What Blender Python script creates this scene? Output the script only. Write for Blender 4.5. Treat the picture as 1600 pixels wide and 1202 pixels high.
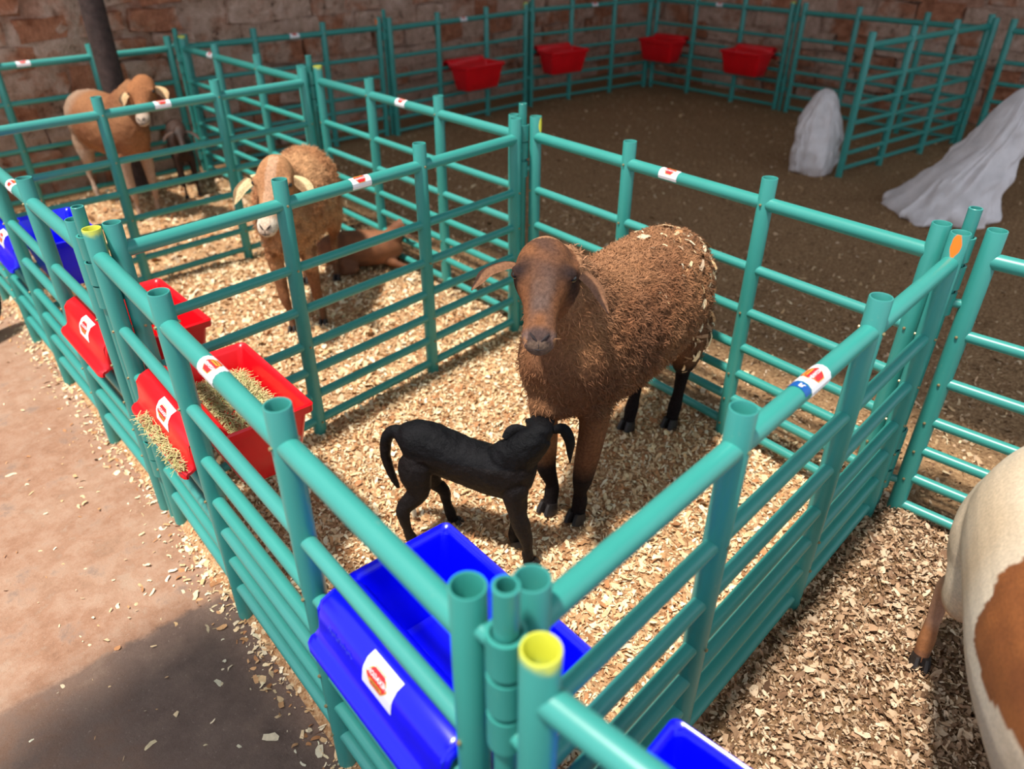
import bpy, bmesh, math, random
import numpy as np
from mathutils import Vector, Matrix, noise

for o in list(bpy.data.objects): bpy.data.objects.remove(o)
S = bpy.context.scene
COL = S.collection
RNG = np.random.RandomState(7)
random.seed(7)
GZ = 0.08                                   # top of the bedding in the pens

# ------------------------------------------------------------------ camera
def make_camera():
    F = Vector((0.60236, 0.58599, -0.54201)); R = Vector((0.69342, -0.72049, -0.00833)); U = Vector((0.39539, 0.37082, 0.84033))
    cd = bpy.data.cameras.new('camera'); c = bpy.data.objects.new('camera', cd); COL.objects.link(c)
    m = Matrix(((R.x, U.x, -F.x, -0.43589), (R.y, U.y, -F.y, -0.40999), (R.z, U.z, -F.z, 1.745), (0, 0, 0, 1)))
    c.matrix_world = m
    cd.sensor_width = 36; cd.sensor_fit = 'HORIZONTAL'
    cd.lens = 36 * 1159.83 / 1600
    cd.shift_x = 26.1 / 1600; cd.shift_y = 17.1 / 1600
    cd.clip_start = 0.02; cd.clip_end = 100
    cd.dof.use_dof = True; cd.dof.focus_distance = 1.95; cd.dof.aperture_fstop = 2.1
    S.camera = c
make_camera()

# ------------------------------------------------------------------ light
SUN_DIR = Vector((-0.33, 0.06, 1.0)).normalized()      # towards the sun
w = bpy.data.worlds.new('sky'); S.world = w; w.use_nodes = True
bg = w.node_tree.nodes['Background']; bg.inputs[0].default_value = (0.80, 0.88, 1.0, 1); bg.inputs[1].default_value = 1.15
sd = bpy.data.lights.new('sun', 'SUN'); sd.energy = 6.0; sd.angle = math.radians(4); sd.color = (1.0, 0.95, 0.86)
so = bpy.data.objects.new('sun', sd); COL.objects.link(so); so.location = (-4, 2, 8)
so.rotation_euler = SUN_DIR.to_track_quat('Z', 'Y').to_euler()
S.view_settings.view_transform = 'Standard'; S.view_settings.look = 'None'
S.view_settings.gamma = 1.0; S.view_settings.use_curve_mapping = False; S.view_settings.exposure = 0.0

# ------------------------------------------------------------------ helpers
def srgb(r, g, b):
    f = lambda c: ((c / 255) / 12.92) if c / 255 <= 0.04045 else (((c / 255) + 0.055) / 1.055) ** 2.4
    return (f(r), f(g), f(b), 1)

def tag(o, label=None, cat=None, group=None, kind=None):
    if label: o['label'] = label
    if cat: o['category'] = cat
    if group: o['group'] = group
    if kind: o['kind'] = kind
    return o

def link(o, parent=None):
    COL.objects.link(o)
    if parent is not None: o.parent = parent
    return o

def empty(name, loc=(0, 0, 0), mat=None):
    o = bpy.data.objects.new(name, None); o.empty_display_size = 0.05
    COL.objects.link(o)
    if mat is not None: o.matrix_world = mat
    else: o.location = loc
    return o

def mesh_np(name, V, F, mat=None, smooth=False, cols=None, quads=True):
    V = np.asarray(V, np.float32); F = np.asarray(F, np.int32)
    me = bpy.data.meshes.new(name)
    me.vertices.add(len(V)); me.vertices.foreach_set('co', V.ravel())
    k = F.shape[1]
    me.loops.add(F.size); me.loops.foreach_set('vertex_index', F.ravel())
    me.polygons.add(len(F)); me.polygons.foreach_set('loop_start', np.arange(0, F.size, k, dtype=np.int32))
    me.polygons.foreach_set('loop_total', np.full(len(F), k, np.int32))
    if smooth: me.polygons.foreach_set('use_smooth', np.ones(len(F), bool))
    me.update(calc_edges=True)
    if cols is not None:
        a = me.color_attributes.new('Col', 'FLOAT_COLOR', 'POINT')
        c = np.ones((len(V), 4), np.float32); c[:, :3] = np.asarray(cols)[:, :3]
        a.data.foreach_set('color', c.ravel())
    if mat: me.materials.append(mat)
    return me

class MB:                                   # small mesh collector
    def __init__(s): s.v = []; s.f = []; s.m = []
    def add(s, V, F, mi=0):
        n = len(s.v); s.v += [tuple(p) for p in V]; s.f += [tuple(i + n for i in f) for f in F]; s.m += [mi] * len(F)
    def box(s, c, d, rz=0, mi=0):
        x, y, z = d[0] / 2, d[1] / 2, d[2] / 2
        M = Matrix.Rotation(rz, 3, 'Z')
        P = [Vector(c) + M @ Vector(p) for p in [(-x, -y, -z), (x, -y, -z), (x, y, -z), (-x, y, -z), (-x, -y, z), (x, -y, z), (x, y, z), (-x, y, z)]]
        s.add(P, [(0, 3, 2, 1), (4, 5, 6, 7), (0, 1, 5, 4), (1, 2, 6, 5), (2, 3, 7, 6), (3, 0, 4, 7)], mi)
    def tube(s, pts, rad, n=12, cap=True, mi=0):
        pts = [Vector(p) for p in pts]
        if not hasattr(rad, '__len__'): rad = [rad] * len(pts)
        V = []; ref = None
        for i, p in enumerate(pts):
            T = (pts[min(i + 1, len(pts) - 1)] - pts[max(i - 1, 0)]).normalized()
            if ref is None: ref = Vector((0, 0, 1)) if abs(T.z) < 0.9 else Vector((1, 0, 0))
            a = T.cross(ref).normalized(); b = T.cross(a).normalized(); ref = -b.cross(T).cross(T) if False else ref
            for k in range(n):
                t = 2 * math.pi * k / n; V.append(p + (a * math.cos(t) + b * math.sin(t)) * rad[i])
        Fc = []
        for i in range(len(pts) - 1):
            for k in range(n):
                Fc.append((i * n + k, i * n + (k + 1) % n, (i + 1) * n + (k + 1) % n, (i + 1) * n + k))
        if cap:
            Fc.append(tuple(range(n))); Fc.append(tuple(reversed(range((len(pts) - 1) * n, len(pts) * n))))
        s.add(V, Fc, mi)
    def revolve(s, prof, n=24, c=(0, 0, 0), mi=0):     # prof (r, z), open polyline
        V = []
        for r, z in prof:
            for k in range(n):
                t = 2 * math.pi * k / n; V.append((c[0] + r * math.cos(t), c[1] + r * math.sin(t), c[2] + z))
        Fc = []
        for i in range(len(prof) - 1):
            for k in range(n): Fc.append((i * n + k, i * n + (k + 1) % n, (i + 1) * n + (k + 1) % n, (i + 1) * n + k))
        Fc.append(tuple(reversed(range(n)))); Fc.append(tuple(range((len(prof) - 1) * n, len(prof) * n)))
        s.add(V, Fc, mi)
    def mesh(s, name, mats, smooth=True, angle=40):
        me = bpy.data.meshes.new(name); me.from_pydata([tuple(p) for p in s.v], [], s.f)
        for m in (mats if isinstance(mats, (list, tuple)) else [mats]): me.materials.append(m)
        if any(s.m): me.polygons.foreach_set('material_index', s.m)
        bm = bmesh.new(); bm.from_mesh(me); bmesh.ops.recalc_face_normals(bm, faces=bm.faces)
        if smooth:
            for f in bm.faces: f.smooth = True
            for e in bm.edges:
                if len(e.link_faces) == 2 and e.calc_face_angle(0) > math.radians(angle): e.smooth = False
        bm.to_mesh(me); bm.free(); me.update()
        return me
    def build(s, name, mats, parent=None, **k):
        return link(bpy.data.objects.new(name, s.mesh(name, mats, **k)), parent)

# ------------------------------------------------------------------ materials
def mat_new(name):
    m = bpy.data.materials.new(name); m.use_nodes = True
    nt = m.node_tree; b = nt.nodes['Principled BSDF']
    return m, nt, b
def N(nt, t, **kw):
    n = nt.nodes.new(t)
    for k, v in kw.items(): setattr(n, k, v)
    return n
def ramp(nt, fac, stops):
    r = N(nt, 'ShaderNodeValToRGB'); e = r.color_ramp.elements
    while len(e) > 1: e.remove(e[0])
    e[0].position = stops[0][0]; e[0].color = stops[0][1]
    for p, c in stops[1:]:
        x = e.new(p); x.color = c
    nt.links.new(fac, r.inputs[0]); return r
def noise_n(nt, vec, scale, detail=4, rough=0.55):
    n = N(nt, 'ShaderNodeTexNoise'); n.inputs['Scale'].default_value = scale; n.inputs['Detail'].default_value = detail; n.inputs['Roughness'].default_value = rough
    if vec is not None: nt.links.new(vec, n.inputs['Vector'])
    return n
def mix(nt, fac, a, b, mode='MIX'):
    m = N(nt, 'ShaderNodeMix', data_type='RGBA', blend_type=mode)
    for i, v in ((0, fac), (6, a), (7, b)):
        if hasattr(v, 'is_linked') or isinstance(v, bpy.types.NodeSocket): nt.links.new(v, m.inputs[i])
        else: m.inputs[i].default_value = v
    return m.outputs[2]
def math_n(nt, op, a, b=None, c=None, clamp=False):
    m = N(nt, 'ShaderNodeMath', operation=op); m.use_clamp = clamp
    for i, v in enumerate((a, b, c)):
        if v is None: continue
        if isinstance(v, bpy.types.NodeSocket): nt.links.new(v, m.inputs[i])
        else: m.inputs[i].default_value = v
    return m.outputs[0]
def bump(nt, b, h, strength, dist):
    n = N(nt, 'ShaderNodeBump'); n.inputs['Strength'].default_value = strength; n.inputs['Distance'].default_value = dist
    nt.links.new(h, n.inputs['Height']); nt.links.new(n.outputs[0], b.inputs['Normal']); return n
def smooth_mask(nt, v, lo, hi):
    n = N(nt, 'ShaderNodeMapRange'); n.interpolation_type = 'SMOOTHSTEP'
    nt.links.new(v, n.inputs[0]); n.inputs[1].default_value = lo; n.inputs[2].default_value = hi
    return n.outputs[0]

PVC_A = srgb(62, 156, 146); PVC_B = srgb(42, 134, 124)
def make_pvc(name, paint=None, mode=None):
    m, nt, b = mat_new(name)
    tc = N(nt, 'ShaderNodeTexCoord'); oi = N(nt, 'ShaderNodeObjectInfo')
    n1 = noise_n(nt, tc.outputs['Object'], 3.0, 3); n2 = noise_n(nt, tc.outputs['Object'], 60, 5, 0.7)
    base = mix(nt, n1.outputs[0], PVC_B, PVC_A)
    base = mix(nt, math_n(nt, 'MULTIPLY', oi.outputs['Random'], 0.35), base, srgb(74, 150, 146))
    dust = smooth_mask(nt, n2.outputs[0], 0.62, 0.78)
    base = mix(nt, math_n(nt, 'MULTIPLY', dust, 0.22), base, srgb(176, 178, 150))
    if paint:
        sep = N(nt, 'ShaderNodeSeparateXYZ'); nt.links.new(tc.outputs['Object'], sep.inputs[0])
        nz = noise_n(nt, tc.outputs['Object'], 26, 2)
        zz = math_n(nt, 'ADD', sep.outputs[2], math_n(nt, 'MULTIPLY', math_n(nt, 'SUBTRACT', nz.outputs[0], 0.5), 0.05))
        if mode == 'rim':      # whole rim and inside painted, a run down one side
            mk = math_n(nt, 'MULTIPLY', smooth_mask(nt, zz, 1.030, 1.052), 0.9)
            ang = math_n(nt, 'ADD', math_n(nt, 'MULTIPLY', sep.outputs[0], -0.5), math_n(nt, 'MULTIPLY', sep.outputs[1], 0.87))
            side = math_n(nt, 'MULTIPLY', smooth_mask(nt, ang, 0.002, 0.022), smooth_mask(nt, zz, 0.93, 1.00))
            side = math_n(nt, 'MULTIPLY', side, 0.75)
            rr = math_n(nt, 'SQRT', math_n(nt, 'ADD', math_n(nt, 'MULTIPLY', sep.outputs[0], sep.outputs[0]), math_n(nt, 'MULTIPLY', sep.outputs[1], sep.outputs[1])))
            ins = math_n(nt, 'MULTIPLY', math_n(nt, 'LESS_THAN', rr, 0.0235), smooth_mask(nt, zz, 0.98, 1.01))
            mk = math_n(nt, 'MAXIMUM', math_n(nt, 'MAXIMUM', mk, side), ins)
        else:                  # a blob of paint facing the aisle (-x +y side of the local post)
            px, py = mode
            d = math_n(nt, 'ADD', math_n(nt, 'MULTIPLY', sep.outputs[0], px), math_n(nt, 'MULTIPLY', sep.outputs[1], py))
            tx = math_n(nt, 'SUBTRACT', math_n(nt, 'MULTIPLY', sep.outputs[0], py), math_n(nt, 'MULTIPLY', sep.outputs[1], px))
            a_ = math_n(nt, 'POWER', math_n(nt, 'ABSOLUTE', math_n(nt, 'DIVIDE', tx, 0.0125)), 2.0)
            b_ = math_n(nt, 'POWER', math_n(nt, 'ABSOLUTE', math_n(nt, 'DIVIDE', math_n(nt, 'SUBTRACT', zz, 1.018), 0.034)), 2.0)
            mk = math_n(nt, 'MULTIPLY', smooth_mask(nt, math_n(nt, 'ADD', a_, b_), 1.15, 0.75), math_n(nt, 'GREATER_THAN', d, 0.0))
        base = mix(nt, mk, base, paint)
    nt.links.new(base, b.inputs['Base Color'])
    b.inputs['Roughness'].default_value = 0.36; b.inputs['Specular IOR Level'].default_value = 0.55
    bump(nt, b, n2.outputs[0], 0.12, 0.001)
    return m
PVC = make_pvc('teal_pvc')
PVC_YEL = make_pvc('teal_pvc_yellow_tip', srgb(214, 214, 70), 'rim')
PVC_YEL2 = make_pvc('teal_pvc_yellow_patch', srgb(220, 214, 60), (0.95, 0.30))
PVC_ORG = make_pvc('teal_pvc_orange_mark', srgb(245, 120, 10), (-0.98, -0.15))

def plain(name, col, rough=0.5, spec=0.5, metal=0.0, var=0.0, scale=20, bmp=0.0, bd=0.002):
    m, nt, b = mat_new(name)
    b.inputs['Roughness'].default_value = rough; b.inputs['Specular IOR Level'].default_value = spec; b.inputs['Metallic'].default_value = metal
    if var or bmp:
        tc = N(nt, 'ShaderNodeTexCoord'); n = noise_n(nt, tc.outputs['Object'], scale, 5, 0.6)
        dk = tuple(c * (1 - var) for c in col[:3]) + (1,); lt = tuple(min(1, c * (1 + var)) for c in col[:3]) + (1,)
        r = ramp(nt, n.outputs[0], [(0.3, dk), (0.7, lt)]); nt.links.new(r.outputs[0], b.inputs['Base Color'])
        if bmp: bump(nt, b, n.outputs[0], bmp, bd)
    else: b.inputs['Base Color'].default_value = col
    return m
BLUE = plain('blue_plastic', srgb(2, 4, 232), 0.22, 0.55, var=0.12, scale=6, bmp=0.05)
SCRIBBLE = plain('scratch_in_blue', srgb(70, 80, 235), 0.4)
RED = plain('red_plastic', srgb(226, 10, 26), 0.3, 0.5, var=0.12, scale=6, bmp=0.05)
WHITE = plain('white_sticker_vinyl', srgb(236, 236, 240), 0.4)
LOGO_RED = plain('logo_red_print', srgb(214, 38, 44), 0.4)
LOGO_GOLD = plain('logo_gold_print', srgb(236, 168, 60), 0.4)
TAG_BLUE = plain('tag_blue_print', srgb(14, 84, 160), 0.4)
INK = plain('dark_print', srgb(60, 30, 30), 0.5)
SCREW = plain('rusty_screw', srgb(170, 150, 110), 0.4, 0.5, 0.6)
HOOF = plain('dark_horn', srgb(34, 28, 27), 0.5, var=0.3, scale=40, bmp=0.3)
EYE = plain('animal_eye', srgb(20, 14, 10), 0.08, 0.8)
DARKSKIN = plain('dark_skin', srgb(38, 26, 26), 0.6)
PINKSKIN = plain('pink_skin', srgb(176, 120, 110), 0.6)
RUBBER = plain('tyre_rubber', srgb(44, 42, 42), 0.7, var=0.3, scale=60, bmp=0.3)
STEEL = plain('dull_steel', srgb(120, 122, 124), 0.4, metal=0.7, var=0.1)
HAYM = None

def attr_mat(name, rough=0.8, tint=None, bmp=0.0, bscale=60, var=0.25, spec=0.2, vscale=90):
    m, nt, b = mat_new(name)
    a = N(nt, 'ShaderNodeAttribute'); a.attribute_name = 'Col'
    tc = N(nt, 'ShaderNodeTexCoord')
    n = noise_n(nt, tc.outputs['Object'], vscale, 4, 0.65)
    r = ramp(nt, n.outputs[0], [(0.28, (1 - var * 1.4,) * 3 + (1,)), (0.72, (1 + var,) * 3 + (1,))])
    c = mix(nt, 1.0, a.outputs[0], r.outputs[0], 'MULTIPLY')
    nt.links.new(c, b.inputs['Base Color'])
    b.inputs['Roughness'].default_value = rough; b.inputs['Specular IOR Level'].default_value = spec
    if bmp:
        n2 = noise_n(nt, tc.outputs['Object'], bscale, 5, 0.7); bump(nt, b, n2.outputs[0], bmp, 0.004)
    return m
FLAKE = attr_mat('wood_shaving', 0.75, var=0.12, spec=0.2)
WOOL = attr_mat('wool_coat', 0.9, bmp=0.9, bscale=75, var=0.28, spec=0.1, vscale=110)
HAIR = attr_mat('short_hair_coat', 0.62, bmp=0.35, bscale=230, var=0.16, spec=0.3, vscale=160)
BLACKHAIR = attr_mat('black_coat', 0.5, bmp=0.9, bscale=130, var=0.35, spec=0.13, vscale=90)
STRAND = attr_mat('wool_lock', 0.85, var=0.05, spec=0.15)
HAYM = attr_mat('hay_stem', 0.8, var=0.05, spec=0.2)

def floor_material():
    m, nt, b = mat_new('concrete_aisle')
    tc = N(nt, 'ShaderNodeTexCoord'); P = tc.outputs['Object']
    sep = N(nt, 'ShaderNodeSeparateXYZ'); nt.links.new(P, sep.inputs[0])
    n1 = noise_n(nt, P, 2.2, 6, 0.6); n2 = noise_n(nt, P, 11, 8, 0.75); n3 = noise_n(nt, P, 95, 5, 0.75); n4 = noise_n(nt, P, 5.5, 7, 0.7)
    sand = ramp(nt, n1.outputs[0], [(0.30, srgb(136, 100, 79)), (0.45, srgb(160, 120, 96)), (0.58, srgb(171, 137, 114)), (0.75, srgb(154, 111, 86))])
    sand2 = ramp(nt, n2.outputs[0], [(0.30, srgb(116, 82, 62)), (0.46, srgb(160, 120, 96)), (0.55, srgb(174, 140, 118)), (0.72, srgb(187, 161, 140))])
    sandc = mix(nt, 0.55, sand.outputs[0], sand2.outputs[0])
    slab = ramp(nt, n1.outputs[0], [(0.3, srgb(102, 82, 73)), (0.55, srgb(122, 101, 90)), (0.75, srgb(143, 109, 88))])
    slab2 = ramp(nt, n2.outputs[0], [(0.3, srgb(92, 75, 67)), (0.5, srgb(122, 99, 88)), (0.72, srgb(146, 121, 105))])
    slabc = mix(nt, 0.55, slab.outputs[0], slab2.outputs[0])
    grey = math_n(nt, 'MULTIPLY', smooth_mask(nt, n4.outputs[0], 0.56, 0.68), 0.55); sandc = mix(nt, grey, sandc, srgb(114, 95, 88))
    pale = math_n(nt, 'MULTIPLY', smooth_mask(nt, n4.outputs[0], 0.44, 0.34), 0.5); sandc = mix(nt, pale, sandc, srgb(187, 161, 140))
    # edge of the bare slab: a straight joint across the aisle
    e = math_n(nt, 'ADD', sep.outputs[1], math_n(nt, 'MULTIPLY', sep.outputs[0], 0.09))
    e = math_n(nt, 'ADD', e, math_n(nt, 'MULTIPLY', math_n(nt, 'SUBTRACT', n2.outputs[0], 0.5), 0.09))
    mk = smooth_mask(nt, e, 1.33, 1.30)
    side = math_n(nt, 'ADD', sep.outputs[0], math_n(nt, 'MULTIPLY', math_n(nt, 'SUBTRACT', n4.outputs[0], 0.5), 1.1))
    mk = math_n(nt, 'MULTIPLY', mk, smooth_mask(nt, side, -0.75, -0.2))
    c = mix(nt, mk, sandc, slabc)
    sp = smooth_mask(nt, n3.outputs[0], 0.60, 0.68); c = mix(nt, math_n(nt, 'MULTIPLY', sp, 0.45), c, srgb(100, 73, 57))
    sp2 = smooth_mask(nt, n3.outputs[0], 0.40, 0.33); c = mix(nt, math_n(nt, 'MULTIPLY', sp2, 0.35), c, srgb(194, 173, 155))
    nt.links.new(c, b.inputs['Base Color']); b.inputs['Roughness'].default_value = 0.85; b.inputs['Specular IOR Level'].default_value = 0.2
    hh = math_n(nt, 'ADD', math_n(nt, 'MULTIPLY', n3.outputs[0], 0.35), n2.outputs[0]); bump(nt, b, hh, 0.7, 0.014)
    return m

def bedding_material():
    m, nt, b = mat_new('bedding')
    tc = N(nt, 'ShaderNodeTexCoord'); P = tc.outputs['Object']
    sep = N(nt, 'ShaderNodeSeparateXYZ'); nt.links.new(P, sep.inputs[0])
    n1 = noise_n(nt, P, 3.5, 5, 0.6); n2 = noise_n(nt, P, 70, 5, 0.7); v = N(nt, 'ShaderNodeTexVoronoi'); v.inputs['Scale'].default_value = 55; nt.links.new(P, v.inputs['Vector'])
    pale = ramp(nt, n2.outputs[0], [(0.3, srgb(128, 88, 58)), (0.48, srgb(188, 144, 104)), (0.68, srgb(226, 192, 150))])
    dirt = ramp(nt, n2.outputs[0], [(0.3, srgb(110, 82, 58)), (0.5, srgb(158, 124, 90)), (0.72, srgb(196, 162, 122))])
    mid = ramp(nt, n2.outputs[0], [(0.3, srgb(74, 54, 36)), (0.5, srgb(128, 98, 70)), (0.7, srgb(176, 142, 108))])
    wob = math_n(nt, 'MULTIPLY', math_n(nt, 'SUBTRACT', n1.outputs[0], 0.5), 0.3)
    # arena beyond the back fence, and the pen on the right
    ax = math_n(nt, 'ADD', sep.outputs[0], wob)
    arena = smooth_mask(nt, ax, 1.78, 2.05)
    right = smooth_mask(nt, math_n(nt, 'ADD', sep.outputs[1], math_n(nt, 'MULTIPLY', wob, 0.3)), 0.03, -0.05)
    c = mix(nt, right, pale.outputs[0], mid.outputs[0]); c = mix(nt, arena, c, dirt.outputs[0])
    nt.links.new(c, b.inputs['Base Color']); b.inputs['Roughness'].default_value = 0.95; b.inputs['Specular IOR Level'].default_value = 0.1
    hh = math_n(nt, 'ADD', n2.outputs[0], v.outputs[0]); bump(nt, b, hh, 0.9, 0.012)
    return m

def wall_material(name, brick=False):
    m, nt, b = mat_new(name)
    tc = N(nt, 'ShaderNodeTexCoord'); oi = N(nt, 'ShaderNodeObjectInfo')
    ge = N(nt, 'ShaderNodeNewGeometry'); P = ge.outputs['Position']
    n1 = noise_n(nt, P, 2.6, 6, 0.62); n2 = noise_n(nt, P, 14, 6, 0.68)
    mud = ramp(nt, n2.outputs[0], [(0.30, srgb(96, 70, 60)), (0.40, srgb(196, 160, 138)), (0.6, srgb(220, 184, 164)), (0.72, srgb(234, 208, 190))])
    c = mud.outputs[0]
    terra = ramp(nt, n2.outputs[0], [(0.3, srgb(140, 80, 54)), (0.55, srgb(190, 116, 80)), (0.75, srgb(206, 146, 110))])
    f = smooth_mask(nt, n1.outputs[0], 0.5, 0.62)
    if brick: f = math_n(nt, 'MULTIPLY', smooth_mask(nt, math_n(nt, 'ADD', n1.outputs[0], math_n(nt, 'MULTIPLY', oi.outputs['Random'], 0.35)), 0.64, 0.80), 0.85)
    else: f = math_n(nt, 'MULTIPLY', f, 0.5)
    c = mix(nt, f, c, terra.outputs[0])
    nt.links.new(c, b.inputs['Base Color']); b.inputs['Roughness'].default_value = 0.95; b.inputs['Specular IOR Level'].default_value = 0.1
    bump(nt, b, n2.outputs[0], 1.0, 0.05)
    return m

# ------------------------------------------------------------------ setting
def fence_x(y):      # the aisle fence line
    return 0.0 + 0.107 * y if y < 1.76 else 0.188 + (y - 1.76) * 0.078
def bed_h(x, y):
    e = x - fence_x(y) + 0.03
    t = min(1, max(0, e / 0.16)); t = t * t * (3 - 2 * t)
    n = noise.noise(Vector((x * 2.3, y * 2.3, 0))) * 0.018 + noise.noise(Vector((x * 9, y * 9, 3))) * 0.009
    pile = 0.0
    # shavings pushed up along the outside of the right fence and at the corner post
    if x > 0.15 and x < 1.8: pile += 0.035 * math.exp(-((y + 0.10) / 0.07) ** 2) * min(1, (x - .15) / .3) * (0.7 + 0.6 * noise.noise(Vector((x * 5, 0, 1))))
    return t * (GZ + n + pile) - 0.004 * (1 - t)

bm_ = MB(); bm_.box((2.5, 1.5, -0.05), (14, 11, 0.1))
floor = bm_.build('floor', floor_material(), smooth=False); tag(floor, kind='structure')

def bedding():
    xs = np.concatenate([np.arange(-0.12, 2.4, 0.02), np.arange(2.4, 7.9, 0.08)]); ys = np.concatenate([np.arange(-2.6, -0.8, 0.08), np.arange(-0.8, 3.6, 0.02), np.arange(3.6, 5.6, 0.06)])
    nx, ny = len(xs), len(ys); V = np.zeros((nx * ny, 3), np.float32)
    k = 0
    for y in ys:
        for x in xs:
            xx = x + (fence_x(y) if x < 0.5 else fence_x(y) * max(0, (1.5 - x) / 1.0)) * (1 if y > 0 else 1)
            V[k] = (xx, y, bed_h(xx, y)); k += 1
    i = np.arange(nx - 1)[None, :] + nx * np.arange(ny - 1)[:, None]; i = i.ravel()
    F = np.stack([i, i + 1, i + 1 + nx, i + nx], 1)
    me = mesh_np('bedding', V, F, bedding_material(), smooth=True)
    o = link(bpy.data.objects.new('bedding_layer', me)); tag(o, kind='structure')
bedding()

WALL_Y = 5.62; WALL_X = 7.95
def walls():
    mw = wall_material('mud_mortar'); mb = wall_material('rough_brick', True)
    def slab(name, x0, x1, y0, y1, nx, nz, axis):
        H = 3.4; V = []; F = []
        for j in range(nz + 1):
            for i in range(nx + 1):
                z = H * j / nz
                if axis == 'y':
                    x = x0 + (x1 - x0) * i / nx; p = Vector((x * 1.0, 0, z)); d = noise.fractal(p * 1.7, 1, 2, 4) * 0.045; V.append((x, y0 + d, z))
                else:
                    y = y0 + (y1 - y0) * i / nx; p = Vector((9, y, z)); d = noise.fractal(p * 1.7, 1, 2, 4) * 0.045; V.append((x0 + d, y, z))
        for j in range(nz):
            for i in range(nx): a = j * (nx + 1) + i; F.append((a, a + 1, a + nx + 2, a + nx + 1))
        n = len(V)
        b0 = MB(); b0.add(V, F)
        if axis == 'y': b0.box(((x0 + x1) / 2, y0 + 0.22, H / 2), (x1 - x0, 0.3, H))
        else: b0.box((x0 + (0.22 if x0 > 0 else -0.22), (y0 + y1) / 2, H / 2), (0.3, y1 - y0, H))
        o = b0.build(name, mw); tag(o, kind='structure'); return o
    wb = slab('wall_back', -2.6, 8.1, WALL_Y, WALL_Y, 150, 50, 'y')
    wr = slab('wall_right', WALL_X, WALL_X, -2.8, 5.9, 100, 40, 'x')
    meshes = []
    for s in range(7):
        m0 = MB(); rs = random.Random(s); l, d, h = 0.33 + rs.uniform(-.05, .05), 0.09, 0.135 + rs.uniform(-.02, .02)
        m0.box((0, 0, 0), (l, d, h)); me = m0.mesh('brick', mb, smooth=False)
        b2 = bmesh.new(); b2.from_mesh(me); bmesh.ops.subdivide_edges(b2, edges=[e for e in b2.edges], cuts=1)
        for v in b2.verts: v.co += Vector((rs.uniform(-.018, .018), rs.uniform(-.008, .008), rs.uniform(-.012, .012))); 
        for f in b2.faces: f.smooth = False
        b2.to_mesh(me); b2.free(); meshes.append(me)
    rs = random.Random(3)
    for parent, axis, a0, a1, rows in ((wb, 'y', -2.4, 7.8, 9), (wr, 'x', -1.6, 5.4, 9)):
        cnt = 0
        for r in range(rows):
            a = a0 + (r % 2) * 0.18
            while a < a1 and cnt < 300:
                z = 0.14 + r * 0.165
                if rs.random() < 0.86:
                    o = bpy.data.objects.new('brick', rs.choice(meshes)); link(o, parent)
                    off = rs.uniform(-.006, .022)
                    if axis == 'y': o.location = (a, WALL_Y - off + 0.015, z + rs.uniform(-.01, .01)); o.rotation_euler = (rs.uniform(-.08, .08), rs.uniform(-.05, .05), rs.uniform(-.05, .05))
                    else: o.location = (WALL_X - off + 0.015, a, z + rs.uniform(-.01, .01)); o.rotation_euler = (0, rs.uniform(-.05, .05), math.pi / 2 + rs.uniform(-.05, .05))
                    cnt += 1
                a += 0.375 + rs.uniform(-.03, .03)
walls()

# roof sheets over the big pen behind (outside the frame, they shade it), near edge set to keep the pens sunlit
def roof():
    m = plain('roof_sheet', srgb(120, 118, 112), 0.6)
    V = []; F = []; n = 130; x0, x1 = 1.02, 8.25
    for i in range(n + 1):
        x = x0 + (x1 - x0) * i / n; z = 4.30 + 0.012 * math.sin(x * 2 * math.pi / 0.15)
        V += [(x, -2.9, z), (x, 5.95, z)]
    for i in range(n): F.append((2 * i, 2 * i + 1, 2 * i + 3, 2 * i + 2))
    b0 = MB(); b0.add(V, F); o = b0.build('unseen_roof', m, smooth=True, angle=80); tag(o, kind='structure')
    # added lean-to roof, out of view left of the camera, shades the near aisle
    V = []; F = []; n = 60; x0, x1 = -4.4, -1.27
    for i in range(n + 1):
        x = x0 + (x1 - x0) * i / n; z = 4.30 + 0.012 * math.sin(x * 2 * math.pi / 0.15)
        V += [(x, -3.9, z), (x, 1.56, z)]
    for i in range(n): F.append((2 * i, 2 * i + 1, 2 * i + 3, 2 * i + 2))
    b0 = MB(); b0.add(V, F); o = b0.build('unseen_roof', m, smooth=True, angle=80); tag(o, kind='structure')
roof()

# timber pole in front of the wall
def pole():
    m = plain('dark_timber', srgb(66, 50, 46), 0.8, var=0.35, scale=25, bmp=0.5, bd=0.01)
    b0 = MB(); V = []
    n = 14
    for j in range(12):
        z = -0.02 + j * 0.31
        for k in range(n):
            t = 2 * math.pi * k / n; r = 0.078 * (1 + 0.06 * noise.noise(Vector((math.cos(t) * 2, math.sin(t) * 2, z * 1.4)))) - z * 0.002
            V.append((1.64 + r * math.cos(t), 5.2 + r * math.sin(t), z))
    F = [(j * n + k, j * n + (k + 1) % n, (j + 1) * n + (k + 1) % n, (j + 1) * n + k) for j in range(11) for k in range(n)]
    F.append(tuple(range(n))); F.append(tuple(range(11 * n, 12 * n)))
    b0.add(V, F); o = b0.build('timber_pole', m)
    tag(o, 'dark round timber roof pole standing before the rough brick wall', 'pole')
pole()

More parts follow.
